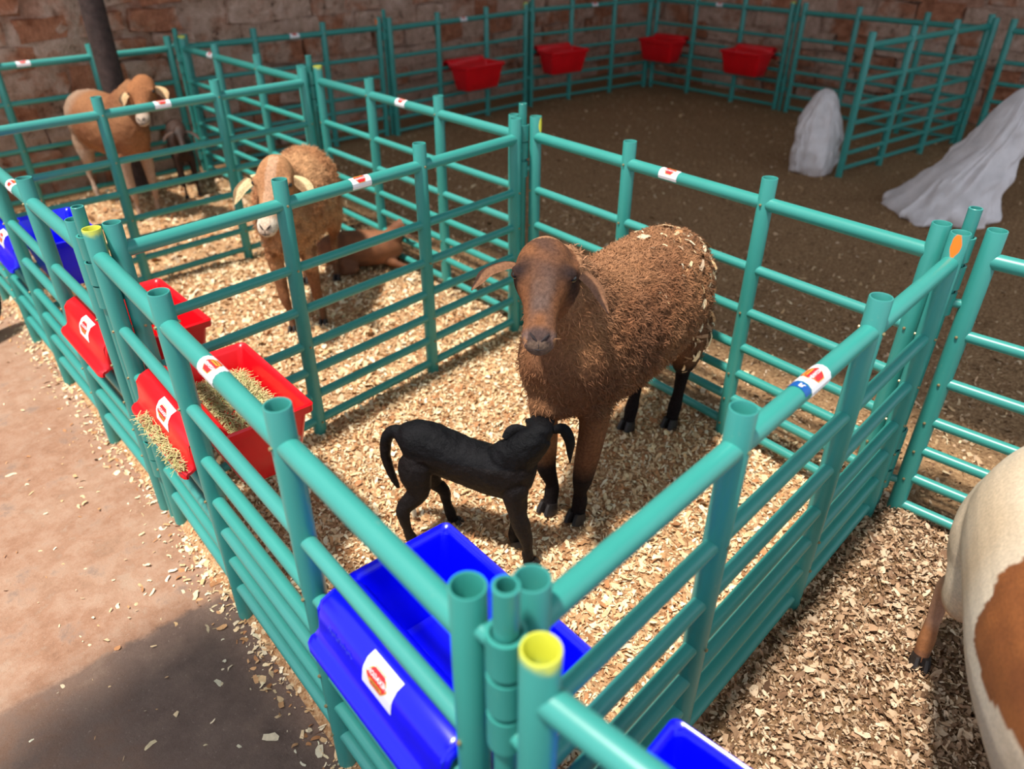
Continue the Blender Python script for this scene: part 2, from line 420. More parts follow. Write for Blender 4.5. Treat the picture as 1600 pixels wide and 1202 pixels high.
# ------------------------------------------------------------------ fence panels
LP = 1.655; HP = 1.05
RAILZ = [0.968, 0.745, 0.588, 0.452, 0.345, 0.238, 0.128]
FR = [0, 1 / 3 - 0.013, 2 / 3 + 0.013, 1]
def post_mesh(mat):
    b0 = MB(); R, r = 0.0252, 0.0212
    b0.revolve([(R, 0), (R, 0.35), (R, 0.7), (R, HP - .002), (R - .001, HP), (r + .001, HP), (r, HP - .002), (r, 0.72)], 28)
    return b0.mesh('post', mat)
POST = {k: post_mesh(m) for k, m in (('', PVC), ('yellow', PVC_YEL), ('patch', PVC_YEL2), ('orange', PVC_ORG))}
def rail_mesh(rad, name):
    b0 = MB(); b0.tube([(0, 0, 0), (LP * .33, 0, 0), (LP * .66, 0, 0), (LP, 0, 0)], rad, 18); return b0.mesh(name, PVC)
RAIL_T = rail_mesh(0.0218, 'rail'); RAIL_S = rail_mesh(0.0165, 'rail')
def sleeve_mesh():
    b0 = MB(); R, r, h = 0.0262, 0.0205, 0.066
    b0.revolve([(r, 0), (R, 0), (R, h), (r, h), (r, .001)], 24); return b0.mesh('sleeve', PVC)
SLEEVE = sleeve_mesh()
def web_mesh():
    b0 = MB(); b0.tube([(0, 0, 0), (1, 0, 0)], 0.012, 10); return b0.mesh('link', PVC)
def screws_mesh():
    b0 = MB()
    for i, f in enumerate(FR):
        for z in RAILZ:
            for sy in (-1, 1):
                if (i + int(z * 50)) % 3 == 0: continue
                b0.tube([(f * LP, sy * 0.0235, z), (f * LP, sy * 0.029, z), (f * LP, sy * 0.0305, z)], [0.0042, 0.0042, 0.002], 7)
    return b0.mesh('screw_heads', SCREW)
SCREWS = screws_mesh()

_fontcache = {}
def text_geo(txt, size):
    key = (txt, size)
    if key not in _fontcache:
        cu = bpy.data.curves.new('t', 'FONT'); cu.body = txt; cu.size = size; cu.align_x = 'CENTER'; cu.align_y = 'CENTER'; cu.resolution_u = 2; cu.offset = size * 0.02
        ob = bpy.data.objects.new('t', cu); COL.objects.link(ob)
        me = bpy.data.meshes.new_from_object(ob)
        _fontcache[key] = ([tuple(v.co) for v in me.vertices], [tuple(p.vertices) for p in me.polygons])
        bpy.data.objects.remove(ob); bpy.data.meshes.remove(me)
    return _fontcache[key]

def grid2(w, h, nx, ny):
    V = [((i / nx - .5) * w, (j / ny - .5) * h) for j in range(ny + 1) for i in range(nx + 1)]
    F = [(j * (nx + 1) + i, j * (nx + 1) + i + 1, (j + 1) * (nx + 1) + i + 1, (j + 1) * (nx + 1) + i) for j in range(ny) for i in range(nx)]
    return V, F
def hexa(w, h, n=8):         # long hexagon as vertical strips so that it can bend
    V = []; F = []
    c = h * 0.5
    for i in range(2 * n + 1):
        x = (i / (2 * n) - .5) * w; hh = h / 2 * min(1.0, (w / 2 - abs(x)) / (w * 0.26) + 0.04)
        for k in (-1, -.5, 0, .5, 1): V.append((x, hh * k))
    for i in range(2 * n):
        for k in range(4): a = i * 5 + k; F.append((a, a + 5, a + 6, a + 1))
    return V, F
def sticker(parent, fn, w, h, logo=1.0, flip=False, text=True, name='sticker', shift=(0, 0)):
    """fn(s, t, height) maps the flat label onto a surface"""
    b0 = MB(); sg = -1 if flip else 1
    def put(geo, hgt, mi, sc=1.0, dx=0, dy=0):
        V, F = geo; b0.add([fn((p[0] * sc + dx) * 1, (p[1] * sc + dy) * 1, hgt) for p in V], F, mi)
    V, F = grid2(w, h, 6, 8); put((V, F), 0.0006, 0)
    lw, lh = w * 0.62 * logo, h * 0.50 * logo
    sx, sy = shift
    rot = lambda G: ([(p[0] * sg + sx, p[1] * sg + sy) for p in G[0]], G[1])
    put(rot(hexa(lw, lh)), 0.0010, 2); put(rot(hexa(lw * .93, lh * .90)), 0.0013, 1)
    if text:
        tv, tf = text_geo('HEXAGON', lw * 0.185)
        put(rot(([(x, y + lh * .10) for x, y, *_ in tv], tf)), 0.0017, 0)
    bv, bf = grid2(lw * .6, lh * .22, 6, 1); put(rot(([(x, y - lh * .22) for x, y in bv], bf)), 0.0016, 2)
    if text:
        tv, tf = text_geo('Industries', lw * 0.11); put(rot(([(x, y - lh * .22) for x, y, *_ in tv], tf)), 0.0019, 3)
    return b0.build(name, [WHITE, LOGO_RED, LOGO_GOLD, INK], parent, smooth=False)
def on_cyl(cx, z, rad, ang0, rot=False):
    """label wrapped on a rail lying along local x; s along rail, t around"""
    def fn(s, t, h):
        if rot: s, t = -s, -t
        a = ang0 + t / rad; r = rad + h
        return (cx + s, -r * math.sin(a), z + r * math.cos(a))      # ang 0 = top, positive towards -y
    return fn

def panel(label, A, B, paints=('', '', '', ''), pins=(), stick=None, bury=0.0):
    """A, B: feet of the two end posts. pins: list of (x, y, slot)"""
    A = Vector(A); B = Vector(B)
    X = (B - A).normalized(); Z = Vector((0, 0, 1)); Y = Z.cross(X).normalized(); Zp = X.cross(Y).normalized()
    M = Matrix(((X.x, Y.x, Zp.x, A.x), (X.y, Y.y, Zp.y, A.y), (X.z, Y.z, Zp.z, A.z), (0, 0, 0, 1)))
    root = empty('fence_panel', mat=M)
    tag(root, label, 'fence panel', 'teal pipe fence panels')
    for f, p in zip(FR, paints):
        o = link(bpy.data.objects.new('post', POST[p]), root); o.location = (f * LP, 0, 0)
        if p: tag(o, {'yellow': 'post with yellow painted rim', 'patch': 'post with a yellow paint patch at its top', 'orange': 'post with an orange paint mark at its top'}[p])
    for i, z in enumerate(RAILZ):
        o = link(bpy.data.objects.new('rail', RAIL_T if i == 0 else RAIL_S), root); o.location = (0, 0, z)
    o = link(bpy.data.objects.new('screw_heads', SCREWS), root); tag(o, kind='stuff')
    Mi = M.inverted()
    for (px, py, slot) in pins:
        L = Mi @ Vector((px, py, 0)); xe = 0 if L.x < LP / 2 else LP
        for zt in (1.02, 0.40):
            z0 = zt - 0.066 - slot * 0.0765
            o = link(bpy.data.objects.new('sleeve', SLEEVE), root); o.location = (L.x, L.y, z0)
            d = Vector((L.x - xe, L.y, 0)); n = d.normalized()
            b0 = MB(); b0.tube([Vector((xe, 0, z0 + .033)) + n * 0.02, Vector((L.x, L.y, z0 + .033)) - n * 0.021], 0.013, 10)
            b0.build('sleeve_bracket', PVC, root)
    if stick:
        for (sx, ang, txt) in stick:
            sticker(root, on_cyl(sx * LP, RAILZ[0], 0.0219, ang, rot=(txt == 'r')), 0.082, 0.078, 1.0, text=True)
    return root

pinpos = {'C0': (0.0, 0.0), 'C1': (0.1872, 1.7583), 'C2': (1.9564, 1.7424), 'C3': (1.7809, 0.0), 'C5': (0.3323, 3.5309), 'C4': (2.1058, 3.5058),
          'C6': (2.1836, 5.2818), 'C7': (3.9461, 5.1227), 'C8': (5.6702, 4.97), 'C9': (7.3942, 4.7333), 'C10': (7.1777, 2.9742)}
def pp(n, s): return (*pinpos[n], s)
pA = panel('nearest teal pipe panel along the aisle, carrying one blue and one red trough', (0.1907, 1.7099, 0), (0.0007, 0.0663, 0), ('yellow', '', '', ''), [pp('C1', 1), pp('C0', 0)], [(0.49, 0.15, '')])
pB = panel('teal pipe fence panel along the aisle beyond the first yellow-rimmed post', (0.316, 3.4724, 0), (0.188, 1.8225, 0), ('', '', '', ''), [pp('C5', 1), pp('C1', 0)], [(0.55, 0.15, '')])
pF = panel('teal pipe panel right of the black lamb, ending at the orange-marked post', (0.0645, 0.0156, 0), (1.7191, 0.0024, 0), ('', '', '', 'orange'), [pp('C0', 1), pp('C3', 1)])
pD = panel('teal pipe divider panel between the big brown ewe and the tan ewe', (0.2411, 1.7008, 0.005), (1.896, 1.7292, 0.002), ('', '', '', ''), [pp('C1', 2), pp('C2', 1)], [(0.505, 0.35, '')])
pE = panel('teal pipe panel right behind the brown ewe, yellow patch on its left post', (1.9884, 1.6968, 0), (1.7552, 0.0587, 0.002), ('patch', '', '', ''), [pp('C2', 2), pp('C3', 0)], [(0.445, 0.25, '')])
pE2 = panel('teal pipe panel at the back of the middle pen, right of the tan ewe', (2.1193, 3.447, 0), (1.9653, 1.7994, -0.003), ('yellow', '', '', ''), [pp('C4', 2), pp('C2', 0)], [(0.5, 0.25, '')])
pD2 = panel('teal pipe divider panel in front of the farthest ewe by the brick wall', (0.3932, 3.537, -0.003), (2.0475, 3.4922, -0.003), ('', '', '', ''), [pp('C5', 0), pp('C4', 1)], [(0.5, 0.3, '')])
pE3 = panel('teal pipe fence panel at the right side of the farthest ewe\'s pen', (2.1929, 5.2189, 0.006), (2.0835, 3.5677, -0.004), ('yellow', '', '', ''), [pp('C6', 1), pp('C4', 0)], [(0.28, 0.25, '')])
panel('teal pipe fence panel against the brick wall behind the farthest ewe and the timber pole', (0.487, 5.43, 0), (2.139, 5.33, 0), ('', '', '', ''), [pp('C6', 0)], [(0.42, 0.2, '')])
panel('teal pipe panel along the brick wall without troughs, left of the far red troughs', (2.2407, 5.2878, 0.004), (3.8887, 5.1384, -0.006), ('', '', '', 'orange'), [pp('C6', 2), pp('C7', 0)], [(0.52, 0.3, '')])
panel('teal pipe panel along the brick wall carrying the leftmost far red trough', (3.9588, 5.0677, -0.01), (5.6126, 5.0063, -0.004), ('', '', '', 'yellow'), [pp('C7', 1), pp('C8', 0)], [(0.5, 0.3, '')])
panel('teal pipe panel along the brick wall carrying the second far red trough', (5.7065, 5.0233, 0), (7.3328, 4.7162, 0), ('', '', '', ''), [pp('C8', 1), pp('C9', 0)], [(0.5, 0.3, '')])
panel('teal pipe fence panel on the right-hand wall from the far corner with two red troughs', (7.4153, 4.6725, 0), (7.1841, 3.0339, 0), ('', '', '', 'yellow'), [pp('C9', 1), pp('C10', 0)], [(0.5, 0.3, '')])
panel('teal pipe fence panel on the right-hand wall behind the white sacks', (7.16, 2.90, 0), (6.95, 1.26, 0), pins=[pp('C10', 1)])
panel('teal pipe fence panel on the right-hand wall at the right edge of the picture', (6.93, 1.13, 0), (6.72, -0.51, 0))
pG = panel('teal pipe fence panel right of the orange-marked post behind the white and brown sheep', (1.800, -0.062, 0), (1.80, -1.717, 0), ('', '', '', ''), [pp('C3', 2)])
pH = panel('teal pipe panel at the bottom edge starting with the nearest yellow-painted post', (-0.008, -0.062, 0), (0.03, -1.717, 0), ('yellow', '', '', ''), [pp('C0', 2)])
panel('teal pipe fence panel along the aisle beyond the farther blue trough at the left edge', (0.45, 5.24, 0), (0.338, 3.59, 0), pins=[pp('C5', 2)])
panel('teal pipe fence panel standing loose in the big pen between the two white sacks', (5.33, 1.60, 0.02), (6.95, 1.30, 0.02))

def pins():
    lab = {'C0': 'thin open pipe locking the panels at the near corner', 'C1': 'thin open pipe locking the panels beside the yellow-rimmed aisle post',
           'C2': 'thin tall open pipe behind the ewe, left of the yellow-patched post', 'C3': 'thin open pipe beside the orange-marked post',
           'C4': 'thin pipe locking the panels at the far side of the middle pen', 'C6': 'thin pipe locking the panels at the wall beside the farthest ewe',
           'C7': 'thin pipe locking the wall panels left of the far red troughs', 'C8': 'thin pipe locking the wall panels between the two far red troughs',
           'C9': 'thin pipe locking the panels in the far corner', 'C10': 'thin pipe locking the two right-hand wall panels', 'C5': 'thin pipe locking the aisle panels at the left edge'}
    b0 = MB(); R, r, H = 0.0172, 0.0132, 1.10
    b0.revolve([(R, 0), (R, H - .001), (R - .001, H), (r, H), (r, 0.8)], 20)
    me = b0.mesh('locking_pipe', PVC)
    for k, (x, y) in pinpos.items():
        o = link(bpy.data.objects.new('locking_pipe', me)); o.location = (x, y, 0.0)
        tag(o, lab[k], 'pipe', 'locking pipes at the panel joints')
pins()

# blue number tag + sticker on the right panel's rail (local x runs away from the camera, -y local faces the right pen)
def right_sticker():
    root = pF; s0 = 0.815 / LP
    cx = 0.822; ang = 0.0
    sticker(root, on_cyl(cx, RAILZ[0], 0.0219, ang), 0.085, 0.085, 1.0)
    b0 = MB(); V, F = grid2(0.024, 0.046, 3, 8); f = on_cyl(cx - 0.058, RAILZ[0], 0.0219, ang + .2)
    b0.add([f(p[0], p[1], .0007) for p in V], F, 0)
    tv, tf = text_geo('R', 0.018); b0.add([f(-p[1], p[0], .0012) for p in tv], tf, 1)
    b0.build('number_tag', [TAG_BLUE, WHITE], root, smooth=False)
right_sticker()

# ------------------------------------------------------------------ troughs
def rrect(cx, cy, hx, hy, r, n=5):
    P = []
    for sx, sy, a0 in ((1, 1, 0), (-1, 1, 90), (-1, -1, 180), (1, -1, 270)):
        for k in range(n + 1):
            a = math.radians(a0 + 90 * k / n); P.append((cx + sx * (hx - r) + r * math.cos(a), cy + sy * (hy - r) + r * math.sin(a)))
    return P
def trough(name, label, mat, M, L=0.455, stick=True, group='plastic troughs hung on the fences', scribble=False, hx=0.03):
    """local: x along the fence (0..L), y into the pen, z up (0 = ground)."""
    root = empty(name, mat=M); tag(root, label, 'trough', group)
    b0 = MB(); rings = []
    y0, y1 = 0.062, 0.315; cx = L / 2; cy = (y0 + y1) / 2
    spec = [(0.40, -.045, .02), (0.405, -.038, .03), (0.50, -.022, .025), (0.585, -.010, .018), (0.590, 0.004, .016), (0.612, 0.006, .016), (0.617, 0.001, .016), (0.613, -.008, .014), (0.60, -.014, .016), (0.50, -.028, .022), (0.415, -.046, .028), (0.41, -.06, .02)]
    V = []
    for z, d, r in spec:
        V += [(p[0], p[1], z) for p in rrect(cx, cy, L / 2 + d, (y1 - y0) / 2 + d, r)]
    n = 24; F = []
    for i in range(len(spec) - 1):
        for k in range(n): F.append((i * n + k, i * n + (k + 1) % n, (i + 1) * n + (k + 1) % n, (i + 1) * n + k))
    F.append(tuple(range(n))); F.append(tuple(range((len(spec) - 1) * n, len(spec) * n)))
    b0.add(V, F); b0.build('basin', mat, root, angle=50)
    # hook that goes over the rail, down the outside, ends in a ledge
    prof = [(.082, .598), (.078, .622), (.062, .643), (.036, .651), (.010, .649), (-.014, .640), (-.027, .622), (-.031, .598), (-.034, .574), (-.040, .560), (-.048, .553), (-.056, .552), (-.062, .546), (-.062, .534),
            (-.057, .534), (-.055, .543), (-.047, .545), (-.036, .551), (-.028, .562), (-.024, .598), (-.019, .618), (-.009, .631), (.010, .640), (.036, .642), (.058, .634), (.070, .617), (.074, .598)]
    b1 = MB(); m = len(prof); xs = [hx, hx + 0.006, hx + 0.02, L * .33, L * .66, L - .02, L - .006, L]; sc = [0.0, .6, 1, 1, 1, 1, .6, 0.0]
    V = []
    for x, s in zip(xs, sc):
        for (y, z) in prof:
            pull = (1 - s) * 0.010
            zz = z - pull if z > .56 else z; yy = y + (pull if y < -.02 else (-pull if y > .06 else 0))
            V.append((x, yy, zz))
    F = []
    for i in range(len(xs) - 1):
        for k in range(m): F.append((i * m + k, i * m + (k + 1) % m, (i + 1) * m + (k + 1) % m, (i + 1) * m + k))
    h = m // 2
    for e in (0, len(xs) - 1):
        for k in range(h): a, b_ = e * m + k, e * m + m - 1 - k; F.append((a, a + 1, b_ - 1, b_)) if a + 1 != b_ - 1 and b_ - 1 > a + 1 else None
    b1.add(V, F); hk = b1.build('rail_hook', mat, root, angle=50)
    # end webs closing the hook
    b2 = MB()
    for x in (hx + 0.010, L - .010):
        b2 = MB()
        P = [(x, -.030, .56), (x, -.026, .622), (x, -.012, .639), (x, .012, .648), (x, .036, .65), (x, .062, .641), (x, .076, .62), (x, .08, .60), (x, .055, .63), (x, .03, .635), (x, .008, .63), (x, -.012, .615), (x, -.02, .59)]
        b2.add([(x - .003 + q_, y, z) for q_ in (0, .006) for (_, y, z) in P], [tuple(range(13)), tuple(range(13, 26))] + [(k, (k + 1) % 13, 13 + (k + 1) % 13, 13 + k) for k in range(13)])
        b2.build('hook_end', mat, root, smooth=False)
    if stick:
        # outer face of the dome: from (.010,.649) over (-.014,.640) to (-.033,.574)
        path = [Vector((.030, .6512)), Vector((.010, .6490)), Vector((-.014, .640)), Vector((-.027, .622)), Vector((-.031, .598)), Vector((-.034, .574))]
        cum = [0]
        for a, b_ in zip(path, path[1:]): cum.append(cum[-1] + (b_ - a).length)
        def fn(s, t, hgt, x0=L * 0.57):
            u = cum[-1] * 0.55 - t; u = max(0, min(cum[-1], u)); i = max(k for k in range(len(cum) - 1) if cum[k] <= u)
            d = (path[i + 1] - path[i]); q_ = path[i] + d * ((u - cum[i]) / d.length); nrm = Vector((-(-d.y), -d.x)).normalized()
            nrm = Vector((d.y, -d.x)).normalized()
            if nrm.y < 0 and i < 2: nrm = -nrm
            if i >= 2 and nrm.x > 0: nrm = -nrm
            return (x0 - s, q_.x + nrm.x * (hgt + .0006), q_.y + nrm.y * (hgt + .0006))
        sticker(root, fn, 0.094, 0.070, 1.15, shift=(0.004, 0.0))
    if scribble:
        b3 = MB(); rs = random.Random(5); pts = []
        for i in range(34):
            t = i / 33; zz = .612 + .010 * math.sin(i * 2.1) * (1 - .4 * t) + .004 * math.sin(i * .9); yy = -.0295 if zz < .622 else -.027 + (zz - .622) * .7; pts.append((L * .20 + t * 0.085, yy - .0002, zz))
        b3.tube(pts, 0.0009, 5); b3.build('scratched_writing', SCRIBBLE, root)
    return root
def along(P0, P1, x0, flip=False):
    """matrix for a trough whose local x runs from P1 side to P0 so that y is into the pen"""
    P0 = Vector((*P0, 0)); P1 = Vector((*P1, 0)); X = (P1 - P0).normalized(); Y = Vector((0, 0, 1)).cross(X)
    o = P0 + X * x0
    return Matrix(((X.x, Y.x, 0, o.x), (X.y, Y.y, 0, o.y), (0, 0, 1, 0), (0, 0, 0, 1)))
# aisle fence: Y must point to +x: X runs towards -y
A0_, A1_ = (0.1907, 1.7099), (0.0007, 0.0663)
trough('feed_trough', 'bright blue plastic trough on the near aisle fence, closest to the camera', BLUE, along(A0_, A1_, 1.150), scribble=True, L=.460, hx=.035)
tr_red = trough('feed_trough', 'red plastic trough filled with hay on the aisle fence beside the brown ewe\'s pen', RED, along(A0_, A1_, 0.06), L=.46)
B0_, B1_ = (0.316, 3.4724), (0.188, 1.8225)
trough('feed_trough', 'red plastic trough on the aisle fence just beyond the yellow-rimmed post', RED, along(B0_, B1_, 1.155), L=.455)
trough('feed_trough', 'blue plastic trough on the aisle fence at the left edge of the picture', BLUE, along(B0_, B1_, 0.045), L=.455)
trough('feed_trough', 'blue plastic trough at the bottom edge hanging on the lower right fence panel', BLUE, along((0.03, -1.717), (-0.008, -0.062), 1.155), L=.455) if False else None
# on panel H (runs to -y), y must point to +x -> X towards -y
trough('feed_trough', 'blue plastic trough corner showing at the bottom edge in the right-hand pen', BLUE, along((-0.008, -0.062), (0.03, -1.717), 0.045), L=.455)
# far troughs: on the wall fence y points to -y -> X towards -x
trough('feed_trough', 'small far red trough on the brick wall fence, leftmost of the far row', RED, along((5.6126, 5.0063), (3.9588, 5.0677), 0.60), L=.47)
trough('feed_trough', 'second far red trough from the left on the brick wall fence', RED, along((7.3328, 4.7162), (5.7065, 5.0233), 1.145), L=.47)
# right-hand wall fence: y must point to -x -> X towards +y
trough('feed_trough', 'far red trough in the far corner, hanging on the right-hand wall fence', RED, along((7.1841, 3.0339), (7.4153, 4.6725), 1.155), L=.46)
trough('feed_trough', 'far red trough on the right-hand wall fence, rightmost of the far row', RED, along((7.1841, 3.0339), (7.4153, 4.6725), 0.06), L=.46)

def hay_pile(M, x0, x1, y0, y1, z, n, name, label, rs, spill=False):
    V = []; F = []; C = []
    for i in range(n):
        c = np.array([rs.uniform(x0, x1), rs.uniform(y0, y1), 0.0]); edge = min(c[0] - x0, x1 - c[0], c[1] - y0, y1 - c[1])
        c[2] = z + min(0.03, edge * .5) * rs.uniform(0.2, 1) + rs.uniform(-.01, .01)
        a = rs.uniform(0, math.pi); el = rs.uniform(-.35, .45); l = rs.uniform(.02, .06); wd = rs.uniform(.0006, .0014)
        d = np.array([math.cos(a) * math.cos(el), math.sin(a) * math.cos(el), math.sin(el)]); s = np.array([-math.sin(a), math.cos(a), rs.uniform(-.5, .5)])
        b_ = len(V); p0, p1, p2 = c - d * l / 2, c + np.array([0, 0, rs.uniform(-.004, .008)]), c + d * l / 2
        for p in (p0, p1, p2): V += [p - s * wd, p + s * wd]
        F += [(b_, b_ + 1, b_ + 3, b_ + 2), (b_ + 2, b_ + 3, b_ + 5, b_ + 4)]
        k = rs.uniform(.7, 1.15); col = np.array([.55, .46, .22]) * k if rs.random() < .7 else np.array([.36, .38, .14]) * k
        C += [col] * 6
    me = mesh_np(name, V, F, HAYM, cols=C); o = link(bpy.data.objects.new(name, me)); o.matrix_world = M
    tag(o, label, 'hay', kind='stuff'); return o
rs_ = random.Random(11)
Mr = along(A0_, A1_, 0.06)
hay_pile(Mr, .065, .395, .11, .27, .552, 2600, 'hay', 'loose green-yellow hay filling the red trough beside the brown ewe', rs_)
hay_pile(Mr, .12, .44, -.064, -.034, .558, 420, 'hay_wisps', 'hay wisps lying on the outer ledge of the near red trough', rs_)

# ------------------------------------------------------------------ shavings
def flakes(name, label, n, fpos, palette, size, seed, curl=1.0, lift=0.012, cat='wood shavings', tilt=0.6, on=None):
    rs = np.random.RandomState(seed)
    P = fpos(rs, n); n = len(P)
    L = rs.gamma(3.5, size / 3.5, n).clip(size * .35, size * 3.0); W = L * rs.uniform(.25, .75, n)
    yaw = rs.uniform(0, 2 * np.pi, n); pit = rs.normal(0, tilt, n).clip(-1.2, 1.2); rol = rs.normal(0, tilt, n).clip(-1.2, 1.2)
    d = np.stack([np.cos(yaw) * np.cos(pit), np.sin(yaw) * np.cos(pit), np.sin(pit)], 1)
    s = np.stack([-np.sin(yaw) * np.cos(rol), np.cos(yaw) * np.cos(rol), np.sin(rol)], 1)
    u = np.cross(d, s)
    P = P + np.stack([np.zeros(n), np.zeros(n), rs.uniform(-.3, 1, n) * lift], 1)
    t = np.array([-.5, -.17, .17, .5]); cv = rs.uniform(-.2, .8, n) * curl
    V = np.zeros((n, 8, 3), np.float32)
    for i, tt in enumerate(t):
        wd = (1.0 - 0.35 * abs(tt) * 2) if i in (0, 3) else 1.0
        sk = rs.uniform(-.18, .18, n)
        c = P + d * (L * tt)[:, None] + u * (-cv * L * (tt * tt) * 1.3)[:, None] + s * (W * sk)[:, None]
        V[:, 2 * i] = c - s * (W * .5 * wd * rs.uniform(.6, 1.1, n))[:, None]; V[:, 2 * i + 1] = c + s * (W * .5 * wd * rs.uniform(.6, 1.1, n))[:, None]
    b = (np.arange(n) * 8)[:, None]
    F = np.concatenate([b + np.array([[0, 1, 3, 2]]), b + np.array([[2, 3, 5, 4]]), b + np.array([[4, 5, 7, 6]])], 1).reshape(-1, 4)
    pal = np.array([c[:3] for c in palette]); ci = rs.randint(0, len(pal), n); base = pal[ci] * rs.uniform(.8, 1.12, n)[:, None]
    C = np.repeat(base, 8, 0) * rs.uniform(.92, 1.06, (n * 8, 1))
    me = mesh_np(name, V.reshape(-1, 3), F, FLAKE, cols=C.clip(0, .95))
    o = link(bpy.data.objects.new(name, me)); tag(o, label, cat, kind='stuff'); return o
hv = np.vectorize(bed_h)
PALE = [srgb(*c) for c in ((246, 222, 180), (236, 204, 160), (248, 232, 200), (222, 182, 134), (240, 214, 170), (206, 156, 110), (232, 196, 150), (184, 130, 88), (244, 220, 184))]
MID = [srgb(*c) for c in ((204, 174, 142), (184, 150, 118), (218, 192, 162), (152, 120, 92), (196, 162, 130), (132, 100, 74), (172, 136, 106), (210, 182, 152), (118, 88, 66))]
DARK = [srgb(*c) for c in ((182, 148, 112), (160, 126, 92), (200, 166, 130), (140, 108, 76), (172, 138, 102), (216, 186, 148), (152, 122, 88), (188, 156, 116))]
def region(x0, x1, y0, y1, edge=0.0, dens=None):
    def f(rs, n):
        P = np.stack([rs.uniform(x0, x1, n), rs.uniform(y0, y1, n)], 1)
        fx = np.array([fence_x(y) for y in P[:, 1]])
        P = P[P[:, 0] > fx + edge]
        if dens is not None:
            k = np.array([dens(x, y) for x, y in P]); P = P[rs.uniform(0, 1, len(P)) < k]
        z = hv(P[:, 0], P[:, 1]); return np.column_stack([P, z])
    return f
flakes('wood_shavings', 'pale fresh wood shavings covering the brown ewe\'s pen', 46000, region(0.0, 1.95, -.0, 1.78, .01), PALE, 0.015, 1)
flakes('wood_shavings', 'pale wood shavings covering the tan ewe\'s middle pen', 22000, region(0.1, 2.1, 1.78, 3.52, .02), PALE, 0.019, 2)
flakes('wood_shavings', 'wood shavings in the farthest pen along the brick wall', 7000, region(0.3, 2.2, 3.52, 5.4, .02), PALE[3:] + MID[:3], 0.024, 3)
flakes('wood_shavings', 'coarser darker wood shavings in the right-hand pen around the white and brown sheep', 82000, region(0.0, 1.85, -1.5, 0.0, 0.0), MID, 0.013, 4, lift=.016)
flakes('wood_shavings', 'dark trodden bedding with stray pale chips in the big pen behind', 42000, region(1.9, 7.1, -1.2, 5.0, 0.0, lambda x, y: 1.0 if x < 3.6 else .3), DARK * 4 + MID[:3] + PALE[:1], 0.016, 5)
flakes('scattered_chips', 'paler chips trodden into the big pen just behind the back fence', 9000, region(1.85, 3.4, -1.2, 3.6, 0.0, lambda x, y: max(.1, 1 - (x - 1.85) / 1.4)), MID + PALE[3:6], 0.016, 15)  # real chips, made denser towards the fence to paint in the half-light
def spill(rs, n):
    P = []
    while len(P) < n:
        y = rs.uniform(-.2, 4.6); d = abs(rs.normal(0, .055)) + (0 if rs.rand() < .93 else rs.uniform(0, .5))
        if noise.noise(Vector((y * 3.1, 2, 0))) + rs.uniform(-.3, .75) < 0.05: continue
        P.append((fence_x(y) + .03 - d, y, 0.002))
    return np.array(P)
flakes('spilled_shavings', 'pale shavings spilled through the fence onto the concrete aisle', 3400, spill, PALE, 0.014, 8, lift=.006, tilt=.35)
def loose(rs, n):
    P = np.stack([rs.uniform(-1.6, 0.1, n), rs.uniform(0.2, 4.0, n), np.full(n, .002)], 1); return P
flakes('stray_shavings', 'stray chips scattered over the concrete aisle', 46, loose, PALE, 0.016, 9, lift=.004, tilt=.25)

# ------------------------------------------------------------------ animals
def V3(*a): return Vector(a)
def loft(rings, lat, n=20):
    """rings: (center, half width, half height up, half height down)"""
    V = []; m = len(rings)
    for i, (c, w_, hu, hd) in enumerate(rings):
        c = Vector(c); T = (Vector(rings[min(i + 1, m - 1)][0]) - Vector(rings[max(i - 1, 0)][0])).normalized()
        l = (lat - T * lat.dot(T)).normalized(); u = T.cross(l).normalized()
        for k in range(n):
            t = 2 * math.pi * k / n; s_ = math.sin(t); V.append(c + l * (w_ * math.cos(t)) + u * ((hu if s_ > 0 else hd) * s_))
    F = [(i * n + k, i * n + (k + 1) % n, (i + 1) * n + (k + 1) % n, (i + 1) * n + k) for i in range(m - 1) for k in range(n)]
    F.append(tuple(reversed(range(n)))); F.append(tuple(range((m - 1) * n, m * n)))
    return V, F
def spline(ctrl, sub=4):
    """Catmull-Rom through tuples (any dimension)"""
    A = np.array([list(c) for c in ctrl], float); out = []
    P = np.vstack([2 * A[0] - A[1], A, 2 * A[-1] - A[-2]])
    for i in range(1, len(P) - 2):
        for k in range(sub):
            t = k / sub; p0, p1, p2, p3 = P[i - 1], P[i], P[i + 1], P[i + 2]
            out.append(.5 * ((2 * p1) + (-p0 + p2) * t + (2 * p0 - 5 * p1 + 4 * p2 - p3) * t * t + (-p0 + 3 * p1 - 3 * p2 + p3) * t ** 3))
    out.append(A[-1]); return out

def remesh(tubes, voxel, smooth_it=6):
    b0 = MB()
    for V, F in tubes: b0.add(V, F)
    me = b0.mesh('tmp', [], smooth=False)
    ob = bpy.data.objects.new('tmp', me); COL.objects.link(ob)
    md = ob.modifiers.new('r', 'REMESH'); md.mode = 'VOXEL'; md.voxel_size = voxel
    ms = ob.modifiers.new('s', 'SMOOTH'); ms.iterations = smooth_it; ms.factor = 0.5
    dg = bpy.context.evaluated_depsgraph_get(); dg.update()
    out = bpy.data.meshes.new_from_object(ob.evaluated_get(dg))
    bpy.data.objects.remove(ob); return out

